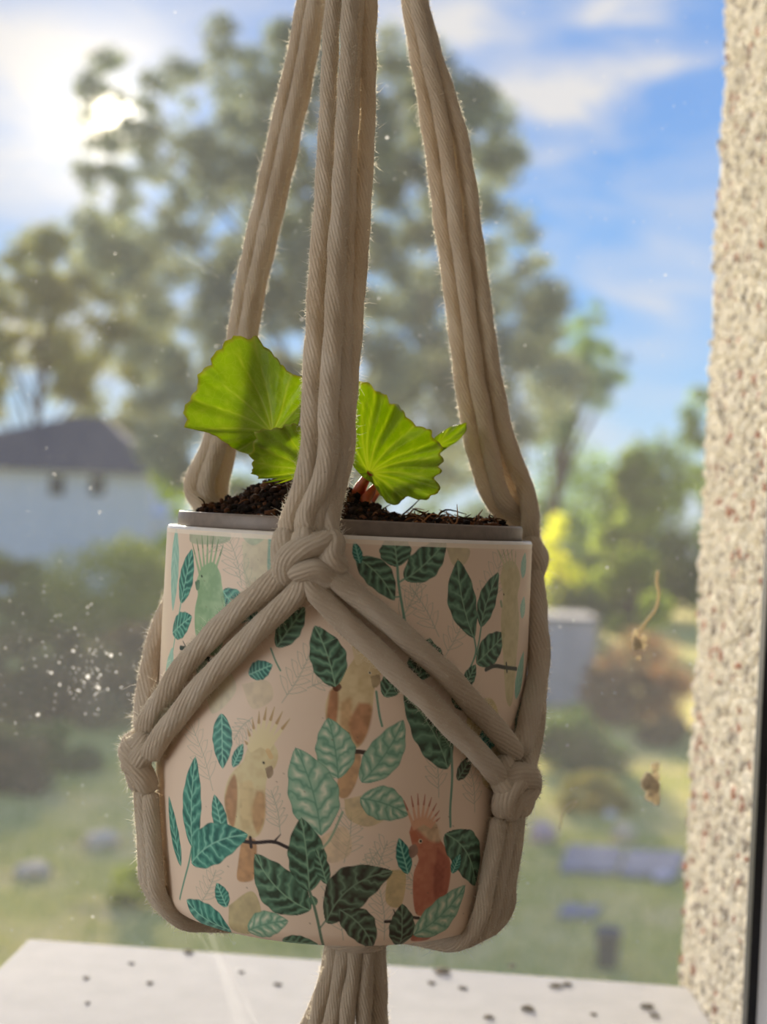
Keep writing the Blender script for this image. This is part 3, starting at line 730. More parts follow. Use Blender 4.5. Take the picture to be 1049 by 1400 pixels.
wash([(305, 1240), (340, 1220), (352, 1255), (335, 1280), (305, 1275)], (176, 166, 112), .7)
wash([(532, 1190), (556, 1195), (552, 1240), (530, 1235)], (190, 168, 112), .75)
wash([(430, 1150), (470, 1130), (480, 1165), (450, 1180)], (212, 188, 150), .6)
wash([(330, 740), (366, 735), (360, 790), (336, 800)], (186, 190, 156), .5)
wash([(366, 735), (396, 735), (396, 775), (382, 792), (366, 785)], (128, 172, 156), .85, var=.2)
wash([(258, 728), (310, 728), (306, 742), (262, 742)], (150, 170, 140), .7)
wash([(370, 730), (330, 728), (345, 745)], (160, 184, 156), .6)
wash([(280, 930), (310, 915), (322, 945), (290, 975)], (196, 196, 160), .5)
wash([(330, 935), (365, 930), (372, 955), (345, 968)], (198, 186, 150), .5)
# left
leaf((240, 722), (236, 835), 30, 'ghost'); leaf((247, 824), (262, 750), 36, 'teal'); leaf((236, 865), (262, 842), 34, 'teal')
stroke([(247, 824), (241, 860), (232, 920), (224, 985)], 3, (110, 170, 150)); leaf((236, 885), (222, 985), 30, 'ghost'); leaf((226, 1000), (248, 955), 30, 'teal')
stroke([(352, 842), (340, 850), (330, 862)], 2, (90, 130, 110)); leaf((304, 807), (354, 842), 38, 'teal', .1)
# green bird
wash([(275, 775), (290, 768), (300, 782), (303, 800), (308, 830), (307, 865), (298, 893), (282, 892), (268, 870), (266, 835), (270, 812), (268, 795)], (122, 158, 118), .95, c2=(150, 180, 140))
wash([(268, 890), (284, 892), (280, 918), (270, 938)], (120, 160, 130), .9)
crest((284, 778), [(262, 742), (268, 736), (275, 731), (283, 729), (291, 731), (298, 737), (304, 746)], (138, 168, 128), 6, (96, 120, 86))
wash([(266, 795), (272, 792), (272, 804), (268, 806)], (104, 136, 108), 1.0, .4); stroke([(275, 787), (275.5, 787.5)], 3, (30, 40, 36)); stroke([(302, 815), (307, 845), (300, 885)], 1.4, (98, 128, 88), .6)
stroke([(247, 885), (262, 888), (280, 898), (296, 906)], 7, (44, 62, 58)); stroke([(256, 887), (250, 876)], 3, (44, 62, 58), 1, 1.5); stroke([(282, 900), (284, 888)], 3, (44, 62, 58), 1, 1.5)
# under the left diagonal
leaf((378, 884), (416, 829), 30, 'dark'); leaf((340, 922), (372, 908), 24, 'teal'); stroke([(370, 886), (376, 902), (383, 916)], 2.4, (96, 134, 112))
# centre top leaf
# bird B
wash([(480, 905), (492, 890), (508, 892), (522, 905), (520, 922), (512, 940), (508, 975), (500, 1005), (488, 1022), (468, 1020), (450, 1000), (444, 970), (450, 945), (466, 925)], (204, 186, 146), .95, c2=(188, 166, 122))
wash([(450, 945), (460, 938), (462, 965), (456, 1000), (446, 985)], (170, 112, 78), .85, 1.5); wash([(490, 960), (508, 965), (502, 1002), (488, 1018), (476, 990)], (176, 118, 82), .8, 2); wash([(465, 960), (480, 955), (478, 1005), (466, 1010)], (190, 142, 98), .6, 2)
wash([(468, 1022), (492, 1030), (488, 1065), (474, 1090), (460, 1084), (464, 1050)], (190, 150, 108), .9, 1)
crest((498, 900), [(478, 868), (484, 862), (492, 862), (500, 866), (508, 874), (482, 882)], (206, 188, 150), 6, (168, 150, 108))
wash([(506, 924), (518, 922), (519, 934), (510, 940)], (170, 150, 116), 1, .4); stroke([(505, 919), (505.5, 919.5)], 4, (214, 206, 180)); stroke([(505, 919), (505.4, 919.4)], 2.4, (30, 30, 26))
wash([(454, 935), (462, 933), (467, 939), (461, 945), (455, 942)], (110, 64, 48), .9, .5, .6)
stroke([(476, 1030), (486, 1027), (498, 1028)], 6, (70, 56, 48)); stroke([(484, 1022), (482, 1036)], 4, (60, 50, 44)); stroke([(473, 1001), (476, 1002)], 3, (110, 70, 50))
leaf((458, 938), (430, 855), 44, 'dark', .04)
# pale dotted leaves
leaf((462, 1064), (448, 981), 48, 'pale', .03); leaf((438, 1142), (404, 1022), 62, 'pale', .05); leaf((494, 1069), (551, 984), 44, 'pale', .05); leaf((492, 1091), (558, 1114), 42, 'pale', -.06)
# right of centre
leaf((612, 1050), (552, 948), 52, 'dark', .06); leaf((570, 930), (588, 872), 40, 'dark'); leaf((525, 952), (548, 914), 28, 'dark')
stroke([(514, 945), (518, 975), (522, 992)], 3, (104, 140, 118))
stroke([(616, 1012), (618, 1060), (616, 1105), (617, 1130)], 4, (110, 142, 122)); leaf((616, 1022), (604, 1004), 16, 'dark'); leaf((625, 1066), (645, 1032), 20, 'black')
# bird C
wash([(332, 1040), (340, 1020), (355, 1010), (372, 1015), (380, 1030), (376, 1048), (365, 1062), (362, 1085), (361, 1120), (352, 1142), (335, 1146), (318, 1140), (308, 1115), (306, 1085), (314, 1060)], (206, 194, 152), .96, c2=(196, 178, 136))
wash([(310, 1075), (320, 1058), (324, 1085), (318, 1130), (310, 1120), (306, 1095)], (172, 124, 86), .85, 1.5); wash([(350, 1080), (361, 1085), (361, 1118), (350, 1140), (342, 1110)], (182, 136, 96), .75, 2); wash([(326, 1070), (345, 1070), (342, 1125), (328, 1130)], (204, 176, 128), .5, 2)
wash([(328, 1148), (348, 1150), (345, 1195), (338, 1206), (320, 1204), (322, 1180)], (186, 142, 98), .9, 1)
crest((356, 1015), [(334, 1012), (338, 996), (345, 982), (354, 972), (364, 966), (375, 966), (386, 972), (396, 982)], (214, 200, 158), 10, (166, 130, 90))
wash([(362, 1050), (371, 1046), (373, 1058), (366, 1064)], (164, 142, 116), 1, .4); stroke([(359.5, 1042), (360, 1042.5)], 5, (190, 176, 140)); stroke([(360, 1042), (360.4, 1042.4)], 3, (32, 32, 28)); stroke([(366, 1026), (370, 1034)], 7, (206, 168, 116), .6)
stroke([(301, 1143), (318, 1148), (345, 1152), (372, 1151), (392, 1159)], 5, (54, 46, 46)); stroke([(306, 1147), (297, 1139)], 3, (54, 46, 46), 1, 1.5); stroke([(372, 1152), (382, 1141)], 3.5, (54, 46, 46), 1, 1.5); stroke([(340, 1145), (341, 1158)], 5, (54, 46, 46))
# lower left leaves
leaf((258, 1158), (267, 1034), 40, 'teal', -.03); leaf((240, 1184), (229, 1088), 24, 'teal'); leaf((303, 1142), (292, 1086), 24, 'teal'); leaf((303, 975), (304, 1050), 32, 'teal'); leaf((318, 1048), (332, 1016), 14, 'teal')
stroke([(258, 1157), (252, 1180), (243, 1205), (234, 1230)], 3.4, (90, 140, 120)); leaf((290, 1175), (280, 1148), 18, 'ghost'); leaf((256, 1180), (337, 1141), 50, 'teal', -.08); leaf((302, 1242), (290, 1208), 24, 'teal')
leaf((302, 1276), (244, 1232), 44, 'teal', -.05); leaf((422, 1247), (346, 1168), 56, 'dark', -.1); leaf((421, 1220), (411, 1118), 48, 'dark', .02); leaf((330, 1276), (390, 1262), 34, 'pale', -.05); leaf((378, 1292), (432, 1298), 22, 'dark')
stroke([(421, 1218), (428, 1242), (434, 1268), (440, 1300)], 4, (96, 118, 98)); stroke([(436, 1272), (444, 1262)], 2, (96, 118, 98)); leaf((446, 1210), (432, 1160), 18, 'dark'); stroke([(440, 1160), (452, 1145), (468, 1110)], 3, (140, 160, 134))
leaf((445, 1264), (538, 1192), 54, 'black', -.16); leaf((464, 1246), (515, 1304), 38, 'black', -.1); leaf((430, 1240), (424, 1226), 10, 'dark')
# red bird
leaf((560, 1196), (546, 1146), 20, 'teal')
wash([(560, 1138), (566, 1122), (582, 1118), (598, 1128), (602, 1145), (614, 1165), (620, 1190), (616, 1225), (604, 1248), (588, 1254), (574, 1252), (568, 1225), (568, 1195), (574, 1175), (566, 1160)], (184, 118, 90), .96, c2=(168, 96, 72))
wash([(564, 1128), (580, 1116), (598, 1126), (604, 1150), (590, 1150), (578, 1140)], (206, 182, 146), .8, 2); wash([(600, 1160), (618, 1180), (616, 1225), (602, 1240), (596, 1200)], (156, 84, 66), .7, 2)
crest((580, 1124), [(552, 1094), (562, 1088), (571, 1085), (581, 1086), (590, 1090), (597, 1098), (601, 1108), (602, 1118)], (204, 156, 126), 6, (156, 84, 70))
wash([(561, 1158), (569, 1154), (573, 1166), (564, 1174), (560, 1166)], (150, 120, 104), 1, .4); stroke([(575.5, 1150), (576, 1150.5)], 6, (206, 190, 160)); stroke([(576, 1150), (576.4, 1150.4)], 3.4, (30, 30, 28)); stroke([(566, 1140), (570, 1148)], 8, (176, 104, 74), .6)
wash([(570, 1278), (600, 1274), (598, 1290), (572, 1292)], (178, 98, 74), .9)
stroke([(530, 1263), (545, 1262), (562, 1257), (578, 1258)], 4.5, (60, 52, 48)); stroke([(548, 1260), (541, 1246)], 3, (60, 52, 48), 1, 1.2)
leaf((556, 1300), (553, 1238), 36, 'black'); leaf((572, 1282), (642, 1212), 46, 'pale', .06); leaf((610, 1140), (656, 1212), 50, 'dark', -.12); leaf((622, 1195), (632, 1168), 16, 'teal')
# upper right
leaf((543, 774), (538, 728), 40, 'dark'); leaf((553, 792), (610, 738), 40, 'dark', .04); leaf((488, 762), (539, 820), 34, 'dark', -.08); leaf((492, 770), (484, 740), 12, 'teal')
stroke([(543, 772), (545, 800), (553, 848)], 3.6, (100, 140, 118)); stroke([(546, 795), (554, 790)], 2.4, (100, 140, 118)); stroke([(538, 816), (547, 815)], 2, (100, 140, 118))
leaf((648, 872), (626, 765), 44, 'dark', -.06, fat=1.0); leaf((657, 856), (682, 782), 34, 'dark', -.05); leaf((651, 906), (690, 866), 40, 'dark')
stroke([(648, 870), (650, 892), (640, 918), (630, 940)], 3, (100, 140, 118)); stroke([(658, 855), (654, 880), (648, 900)], 3, (100, 140, 118)); leaf((636, 970), (618, 935), 24, 'dark'); leaf((634, 940), (650, 908), 20, 'dark')
leaf((602, 920), (572, 874), 34, 'dark')
# pale right bird
wash([(684, 790), (690, 770), (704, 768), (712, 790), (708, 815), (710, 850), (706, 900), (700, 960), (692, 956), (688, 900), (685, 850), (688, 815)], (196, 186, 146), .9, c2=(182, 172, 128))
crest((700, 772), [(682, 752), (688, 750), (694, 750), (700, 751), (706, 753)], (190, 184, 146), 6, (152, 152, 112)); stroke([(689, 812), (689.3, 812.4)], 2.5, (50, 52, 44)); stroke([(685, 822), (686, 828)], 5, (150, 160, 130))
stroke([(664, 915), (676, 910), (690, 912), (706, 914)], 6, (76, 78, 70)); stroke([(672, 911), (669, 903)], 3, (76, 78, 70), 1, 1.5); stroke([(692, 906), (693, 918)], 4, (80, 82, 76))
leaf((705, 955), (716, 890), 30, 'ghost'); leaf((714, 845), (717, 815), 24, 'ghost'); leaf((715, 790), (719, 755), 24, 'ghost'); leaf((708, 1010), (712, 960), 40, 'pale')
stroke([(650, 968), (653, 980)], 7, (176, 120, 78), .8); leaf((652, 1018), (684, 988), 34, 'teal', .08); wash([(672, 1020), (700, 1030), (690, 1080), (660, 1070)], (206, 184, 116), .6)
for _ in range(60):
    px, py = rnd.uniform(240, 700), rnd.uniform(745, 1280); stroke([(px, py), (px + rnd.uniform(.2, 1.5), py + .6)], rnd.uniform(.8, 1.8), (110, 92, 74), .6)
# plain rim band
art[:5] = art[:5] * .25 + np.array(C3((226, 214, 196))) * .75
# mesh: front sheet carries the fine art, the back repeats it
nback = 150
th_f = np.linspace(-TH, TH, NW); th_b = np.linspace(TH, 2 * pi - TH, nback + 2)[1:-1]
ths = np.concatenate([th_f, th_b]); ts = (np.arange(NH) + .5) / NH; ts[0] = 0.0; ts[-1] = 1.0
Rp = np.array([prof(t_) for t_ in ts]); zz = ZR - ts * PH
v = np.stack([X0 + Rp[:, None] * np.sin(ths)[None], Y0p - Rp[:, None] * np.cos(ths)[None], np.repeat(zz[:, None], len(ths), 1)], -1).reshape(-1, 3)
backi = ((th_b - TH) / (2 * pi - 2 * TH) * (NW * .78)).astype(int) + int(NW * .1)
cc = np.concatenate([art, art[:, backi]], 1).reshape(-1, 3)
nt = len(ths); i, k = np.meshgrid(np.arange(NH - 1), np.arange(nt), indexing='ij')
f = np.stack([i * nt + k, (i + 1) * nt + k, (i + 1) * nt + (k + 1) % nt, i * nt + (k + 1) % nt], -1).reshape(-1, 4)
m, t, out = mat('printed_glaze')
a = t.new('ShaderNodeAttribute', {'attribute_name': 'Col'}).outputs['Color']
b = t.new('ShaderNodeBsdfPrincipled', None, Base_Color=a, Roughness=.42); b.inputs['Specular IOR Level'].default_value = .3
t.put(out.inputs[0], b.outputs[0]); M_glaze = m
M_ceramic = pbr('white_ceramic', (226, 220, 212), .3, 200, .03)
pot = tag(empty('planter_pot', (X0, Y0p, ZB)), 'cream ceramic pot printed with cockatoos and teal leaves hanging in macrame', 'plant pot')
tag(obj('printed_wall', npmesh('printed_wall', v, f, cc, None, True), M_glaze, pot), 'cream glaze printed with cockatoos, dark and pale leaves and twigs')
rr = prof(0)
v, f = lathe([(rr, ZR), (rr - .0004, ZR + .0009), (rr - .0014, ZR + .0012), (rr - .0028, ZR + .0008), (rr - .0032, ZR - .0005), (rr - .0034, ZR - .05), (rr - .006, ZB + .012), (rr - .02, ZB + .006), (0, ZB + .006)], (X0, Y0p), 128)
obj('rim', npmesh('rim', v, f, None, None, True), M_ceramic, pot)
v, f = lathe([(prof(1), ZB), (prof(1) - .002, ZB - .0006), (prof(1) - .008, ZB - .0002), (prof(1) - .010, ZB + .001), (0, ZB + .001)], (X0, Y0p), 128)
obj('base', npmesh('base', v, f, None, None, True), M_ceramic, pot)

# ------------------------------------------------------------------ inner plastic pot
RL = .0632; ZL = P(485, 713, PD - RL).z + .0006
lin_o = tag(empty('nursery_pot', (X0, Y0p, ZB + .0065)), 'grey brown plastic nursery pot with thin lip inside the printed pot', 'plant pot')
v, f = lathe([(0, ZB + .0066), (RL * .82, ZB + .0066), (RL * .985, ZL - .008), (RL * .99, ZL - .006)], (X0, Y0p), 128)
M_liner = pbr('liner_plastic', (120, 108, 98), .45, 300, .06, .06)
obj('wall', npmesh('w', v, f, None, None, True), M_liner, lin_o)
v, f = lathe([(RL * .985, ZL - .0075), (RL, ZL - .0068), (RL, ZL - .0008), (RL - .0004, ZL), (RL - .0012, ZL), (RL - .0016, ZL - .001), (RL - .0018, ZL - .012)], (X0, Y0p), 128)
obj('lip', npmesh('lip', v, f, None, None, True), M_liner, lin_o)

# ------------------------------------------------------------------ soil
RS = RL - .0022
def pxm(px): return (P(px, 690, PD).x - X0)
mx_, my_ = pxm(405), 0.008
def soil_h(x, y):
    h = ZL - .0035
    d2 = ((x - mx_) / .022) ** 2 + ((y - my_) / .030) ** 2
    h += .0155 / (1 + d2 ** 2) + .0045 * math.exp(-(((x - pxm(495)) / .016) ** 2 + ((y - .002) / .03) ** 2))
    h += .004 * math.exp(-(((x - pxm(592)) / .010) ** 2 + ((y) / .02) ** 2)) + .0045 * math.exp(-(((x - pxm(670)) / .014) ** 2 + (y / .03) ** 2)) + .0028 * math.exp(-(((x - pxm(285)) / .012) ** 2 + ((y - .01) / .02) ** 2))
    h += .0016 * mnoise.noise(Vector((x * 220, y * 220, 1))) + .0012 * mnoise.noise(Vector((x * 600, y * 600, 5)))
    e = math.hypot(x, y) / RS
    return h - max(0, e - .88) * .02 if h < ZL + .002 else h - max(0, e - .8) * .03
vs = [(X0, Y0p, soil_h(0, 0))]; fs3 = []
nr, na_ = 46, 120
for i in range(1, nr + 1):
    for k in range(na_):
        r = RS * i / nr; a = 2 * pi * k / na_; x, y = r * math.sin(a), r * math.cos(a); vs.append((X0 + x, Y0p + y, soil_h(x, y)))
for k in range(na_): fs3.append((0, 1 + (k + 1) % na_, 1 + k, 1 + k))
fs3 = [(0, 1 + (k + 1) % na_, 1 + k) for k in range(na_)]
for i in range(nr - 1):
    for k in range(na_):
        a, b_ = 1 + i * na_ + k, 1 + i * na_ + (k + 1) % na_; c_, d_ = a + na_, b_ + na_; fs3 += [(a, b_, d_), (a, d_, c_)]
M_soil = pbr('soil', (38, 28, 22), .95, 600, .3, .8, .1)
soil = tag(obj('potting_soil', npmesh('soil', vs, fs3, None, None, False), M_soil), 'dark brown crumbly potting soil heaped in the nursery pot', 'soil', kind='stuff')
vs = []; fs = []; cs = []; b_ = 0
for i in range(2600):
    a = rnd.uniform(0, 2 * pi); r = RS * math.sqrt(rnd.random()) * .97; x, y = r * math.sin(a), r * math.cos(a)
    if rnd.random() < .45: x, y = rnd.gauss(mx_ + .002, .016), rnd.gauss(my_ - .004, .014)
    if math.hypot(x, y) > RS * .97: continue
    s = rnd.choice((.0004, .0006, .0008, .0011, .0014)) * rnd.uniform(.7, 1.2)
    qv = tpl * (1 + .5 * (rng.random((12, 1)) - .5)) * np.array([rnd.uniform(.6, 1.5), rnd.uniform(.6, 1.3), rnd.uniform(.6, 1.2)]) * s + np.array([X0 + x, Y0p + y, soil_h(x, y) + s * .4])
    c_ = np.array(lin(rnd.choice(((34, 25, 20), (46, 32, 24), (28, 22, 18), (62, 42, 30), (84, 54, 36))))); vs.append(qv); fs.append(tf + b_); cs.append(np.repeat(c_[None], 12, 0)); b_ += 12
tag(obj('crumbs', npmesh('crumbs', np.vstack(vs), np.vstack(fs), np.vstack(cs)), M_crumb, soil), kind='stuff')
vs = []; fs = []; cs = []; b_ = 0
def fibre(x, y, L, seed_dir=None, th=.0004):
    global b_
    if math.hypot(x, y) > RS * .9: return
    z = soil_h(x, y); a = rnd.uniform(0, 2 * pi) if seed_dir is None else seed_dir; e_ = rnd.uniform(-.1, .7)
    d = Vector((math.cos(a) * math.cos(e_), math.sin(a) * math.cos(e_), math.sin(e_))) * L
    p0 = Vector((X0 + x, Y0p + y, z - .0003)); p1 = p0 + d * .5 + Vector((0, 0, L * rnd.uniform(-.05, .25))); p2 = p0 + d + Vector((rnd.gauss(0, .2) * L, 0, rnd.gauss(0, .15) * L))
    v_, f_ = tube_simple([p0, p1, p2], [th, th * .8, th * .3], 5, L / 6); vs.append(v_); fs.append(f_ + b_); b_ += len(v_)
    cs.append(np.repeat(np.array(lin(rnd.choice(((74, 50, 34), (112, 74, 48), (54, 38, 28), (140, 98, 66)))))[None], len(v_), 0))
for i in range(70): fibre(rnd.gauss(pxm(590), .008), rnd.gauss(-.012, .012), rnd.uniform(.004, .010), rnd.choice((None, .4, .7, 2.6)))
for i in range(60): fibre(rnd.gauss(pxm(672), .009), rnd.gauss(-.006, .010), rnd.uniform(.003, .006))
for i in range(70):
    x, y = rnd.gauss(mx_, .015), rnd.gauss(-.005, .015); fibre(x, y, rnd.uniform(.002, .005))
for i in range(26): fibre(rnd.gauss(pxm(283), .009), rnd.gauss(.0, .010), rnd.uniform(.003, .007))
tag(obj('fibres', npmesh('fibres', np.vstack(vs), np.vstack(fs), np.vstack(cs)), M_crumb, soil), 'reddish brown bark fibres poking from the soil', kind='stuff')

# ------------------------------------------------------------------ the young plant
def leaf_mat(name, c1, c2, veinc, edge, trans=.6, tmul=(1.3, 1.25, .35)):
    m, t, out = mat(name)
    uv = t.new('ShaderNodeUVMap').outputs[0]; sp = t.new('ShaderNodeSeparateXYZ', None, i0=uv)
    a = t.new('ShaderNodeAttribute', {'attribute_name': 'Col'}); vein = t.new('ShaderNodeSeparateColor', None, i0=a.outputs['Color'])
    tco = t.new('ShaderNodeTexCoord').outputs['Object']
    c = t.mix(t.m('MULTIPLY', t.noise(180, 4, tco), 1.0), lin4(c1), lin4(c2))
    vor = t.new('ShaderNodeTexVoronoi', {'feature': 'DISTANCE_TO_EDGE'}, Vector=tco, Scale=330.0)
    net = t.m('MULTIPLY', t.m('LESS_THAN', vor.outputs['Distance'], .035), .22)
    c = t.mix(t.m('MAXIMUM', vein.outputs[0], net), c, lin4(veinc))
    c = t.mix(vein.outputs[1], c, lin4(edge))
    b = t.new('ShaderNodeBsdfPrincipled', None, Base_Color=c, Roughness=.42); b.inputs['Specular IOR Level'].default_value = .4
    bp = t.new('ShaderNodeBump', None, Strength=.5, Distance=.0006, Height=t.m('ADD', t.m('MULTIPLY', vein.outputs[0], -1.0), t.m('MULTIPLY', vor.outputs['Distance'], 1.2)))
    t.put(b.inputs['Normal'], bp.outputs[0])
    tr = t.new('ShaderNodeBsdfTranslucent', None, Color=t.new('ShaderNodeVectorMath', {'operation': 'MULTIPLY'}, i0=c, i1=tmul).outputs[0])
    mx = t.new('ShaderNodeMixShader', None, i0=trans, i1=b.outputs[0], i2=tr.outputs[0]); t.put(out.inputs[0], mx.outputs[0]); return m
M_plantleaf = leaf_mat('plant_leaf', (144, 168, 52), (166, 186, 62), (188, 196, 116), (166, 148, 82), .6, (1.28, 1.25, .38))
plant_o = tag(empty('young_plant', (X0 + pxm(485), Y0p + .002, soil_h(pxm(485), .002))), 'young rhubarb like plant with bright pleated leaves and red stalk', 'plant')
def pleaf(name, base, outline, d0, tilt, mat_, label, veins, cup=.004, pleat=.0016, scal=.03, nscal=34, seed=0, npleat=9, tx=0.0, thick=.00035):
    """leaf blade as a polar grid about the point where its veins meet; outline in photo pixels, own depth and relief"""
    bx, by = base; r_ = random.Random(seed)
    ang = []; rad = []
    pts = catmull([np.array(p, float) for p in outline] + [np.array(outline[0], float)], 4.0)
    a_ = np.arctan2(-(pts[:, 1] - by), pts[:, 0] - bx); r0 = np.hypot(pts[:, 0] - bx, pts[:, 1] - by)
    A = 200; bins = np.linspace(-pi, pi, A, endpoint=False); Rb = np.zeros(A)
    o = np.argsort(a_); aa = np.concatenate([a_[o] - 2 * pi, a_[o], a_[o] + 2 * pi]); rr_ = np.tile(r0[o], 3); Rb = np.interp(bins, aa, rr_)
    arc = np.concatenate([[0], np.cumsum(np.hypot(np.diff(Rb * np.cos(bins)), np.diff(Rb * np.sin(bins))))])
    nT = 18
    sc_ = 1 + scal * (np.abs(np.sin(arc / arc[-1] * nscal * pi + .4 * np.sin(arc * .15))) - .6) * np.clip(Rb / Rb.max() * 2 - .2, 0, 1)
    V_ = []; C_ = []; U_ = []
    va = [math.atan2(-(y - by), x - bx) for x, y in veins]
    for j in range(nT + 1):
        rho = (j / nT) ** .85
        for k in range(A):
            R_ = Rb[k] * rho * (1 + (sc_[k] - 1) * rho ** 4); px = bx + R_ * math.cos(bins[k]); py = by - R_ * math.sin(bins[k])
            rm = R_ / F * d0
            dv = min((abs((bins[k] - a + pi) % (2 * pi) - pi) for a in va))
            dv = min((abs((bins[k] + .10 * math.sin(rho * 3.0 + seed) - a + pi) % (2 * pi) - pi) for a in va)); near = dv * R_                                   # pixel distance from nearest main vein
            fold = pleat * (1 - math.exp(-(near / 11.0) ** 2)) * min(1, rho * 1.6)
            d = d0 - cup * rho ** 2 + tilt * (by - py) / F * d0 + tx * (px - bx) / F * d0 - fold
            d += .0030 * rho ** 2 * math.sin(bins[k] * 7 + seed) + .0012 * rho ** 3 * math.sin(bins[k] * 23 + seed) + .0008 * rho * mnoise.noise(Vector((px * .05, py * .05, seed)))
            p = P(px, py, d); V_.append(tuple(p))
            ve = math.exp(-(near / (1.5 - .6 * rho)) ** 2) if dv < .8 else 0
            # side veins branch off the main ones
            if near > 2: ve = max(ve, .55 * math.exp(-((((R_ - near * .9) / 26.0) % 1.0 - .5) / .07) ** 2) * math.exp(-(near / 26) ** 2))
            C_.append((ve * .8, max(0, (rho - .975) / .025) * .6, 0)); U_.append((k / A, rho))
    n1 = len(V_); Fq = []
    for j in range(nT):
        for k in range(A):
            Fq.append((j * A + k, (j + 1) * A + k, (j + 1) * A + (k + 1) % A, j * A + (k + 1) % A))
    V2 = [(x, y + thick, z) for x, y, z in V_]
    V_ += V2; C_ += C_; U_ += U_
    Fq += [tuple(n1 + i for i in reversed(q_)) for q_ in Fq]
    Fq += [(nT * A + k, n1 + nT * A + k, n1 + nT * A + (k + 1) % A, nT * A + (k + 1) % A) for k in range(A)]
    o = obj(name, npmesh(name, V_, Fq, np.array(C_), np.array(U_), True), mat_, plant_o)
    if label: o['label'] = label
    return o
LA_out = [(324, 458), (338, 463), (351, 460), (360, 472), (372, 482), (386, 499), (401, 513), (411, 513), (416, 530), (412, 560), (407, 582), (395, 590), (380, 596), (366, 602), (352, 612), (343, 621), (330, 618), (319, 613), (305, 603), (292, 595),
          (272, 589), (253, 589), (255, 575), (251, 560), (262, 543), (271, 526), (270, 515), (275, 507), (288, 499), (289, 488), (300, 478), (309, 467)]
pleaf('leaf', (372, 592), LA_out, PD - .030, .16, M_plantleaf, 'large lime leaf glowing with light from behind', [(253, 575), (262, 530), (285, 490), (330, 465), (362, 478), (405, 515), (411, 560), (320, 612)], seed=2, pleat=.0012, cup=.007)
RA_out = [(470, 520), (482, 517), (491, 523), (501, 521), (515, 535), (528, 539), (533, 550), (546, 555), (558, 572), (571, 582), (582, 585), (590, 589), (594, 601), (606, 610), (602, 620), (607, 632), (599, 638), (606, 646), (594, 652), (603, 670), (590, 678), (577, 687),
          (568, 680), (557, 678), (545, 689), (535, 690), (524, 683), (516, 668), (508, 660), (496, 652), (485, 640), (472, 625), (462, 600), (455, 560), (460, 535)]
pleaf('leaf', (505, 647), RA_out, PD - .004, .10, M_plantleaf, 'pleated green leaf spreading right above the soil', [(483, 520), (500, 524), (530, 542), (560, 575), (593, 592), (604, 612), (606, 645), (600, 670), (560, 680), (530, 686), (460, 560)], seed=5, pleat=.0075, cup=.006, tx=-.15)
pleaf('leaf', (594, 612), [(592, 600), (601, 593), (615, 584), (630, 580), (638, 578), (637, 590), (626, 603), (612, 612), (600, 620), (592, 616)], PD + .016, 0, M_plantleaf, 'small pale leaf tip behind the pleated leaf', [(636, 582), (628, 600), (612, 588)], seed=7, cup=.002, pleat=.0008, nscal=12)
DA_out = [(349, 590), (358, 588), (369, 586), (380, 586), (394, 580), (407, 581), (425, 590), (440, 605), (446, 630), (440, 650), (425, 655), (403, 655), (390, 652), (380, 660), (371, 664), (362, 660), (351, 661), (351, 650), (341, 647), (346, 637), (345, 628), (341, 621), (346, 612), (349, 600)]
pleaf('leaf', (428, 645), DA_out, PD - .043, .1, M_plantleaf, 'small jagged leaf half hidden before the lime leaf', [(350, 600), (345, 625), (345, 645), (360, 660), (395, 585), (420, 590)], seed=9, pleat=.0018, scal=.06, nscal=26)
m, t, out = mat('petiole'); tco = t.new('ShaderNodeTexCoord').outputs['Object']
c = t.ramp(t.noise(120, 3, tco), [(.35, lin4((150, 44, 36))), (.6, lin4((186, 86, 48))), (.8, lin4((206, 150, 70)))])
b = t.new('ShaderNodeBsdfPrincipled', None, Base_Color=c, Roughness=.4); b.inputs['Subsurface Weight'].default_value = .25; b.inputs['Subsurface Radius'].default_value = (.004, .0015, .0008); b.inputs['Subsurface Scale'].default_value = .5
t.put(out.inputs[0], b.outputs[0]); M_pet = m
for pts, rad in (([(480, 705, PD), (487, 680, PD), (497, 660, PD - .002), (507, 646, PD - .0035)], [.0034, .0028, .0022, .0013]),
                 ([(470, 700, PD - .004), (440, 650, PD - .012), (405, 615, PD - .022), (372, 592, PD - .0295)], [.003, .0024, .002, .0012]),
                 ([(462, 700, PD - .006), (450, 670, PD - .026), (438, 655, PD - .037), (428, 645, PD - .0427)], [.0024, .002, .0016, .001]),
                 ([(495, 700, PD + .006), (520, 665, PD + .010), (560, 635, PD + .014), (595, 612, PD + .0162)], [.0024, .002, .0014, .0008]),
                 ([(505, 700, PD - .003), (500, 685, PD - .004), (508, 672, PD - .003), (514, 662, PD - .003)], [.0026, .0024, .0018, .0008])):
    v, f = tube_simple([P(*p) for p in pts], rad, 10); obj('stalk', npmesh('stalk', v, f, None, None, True), M_pet, plant_o)

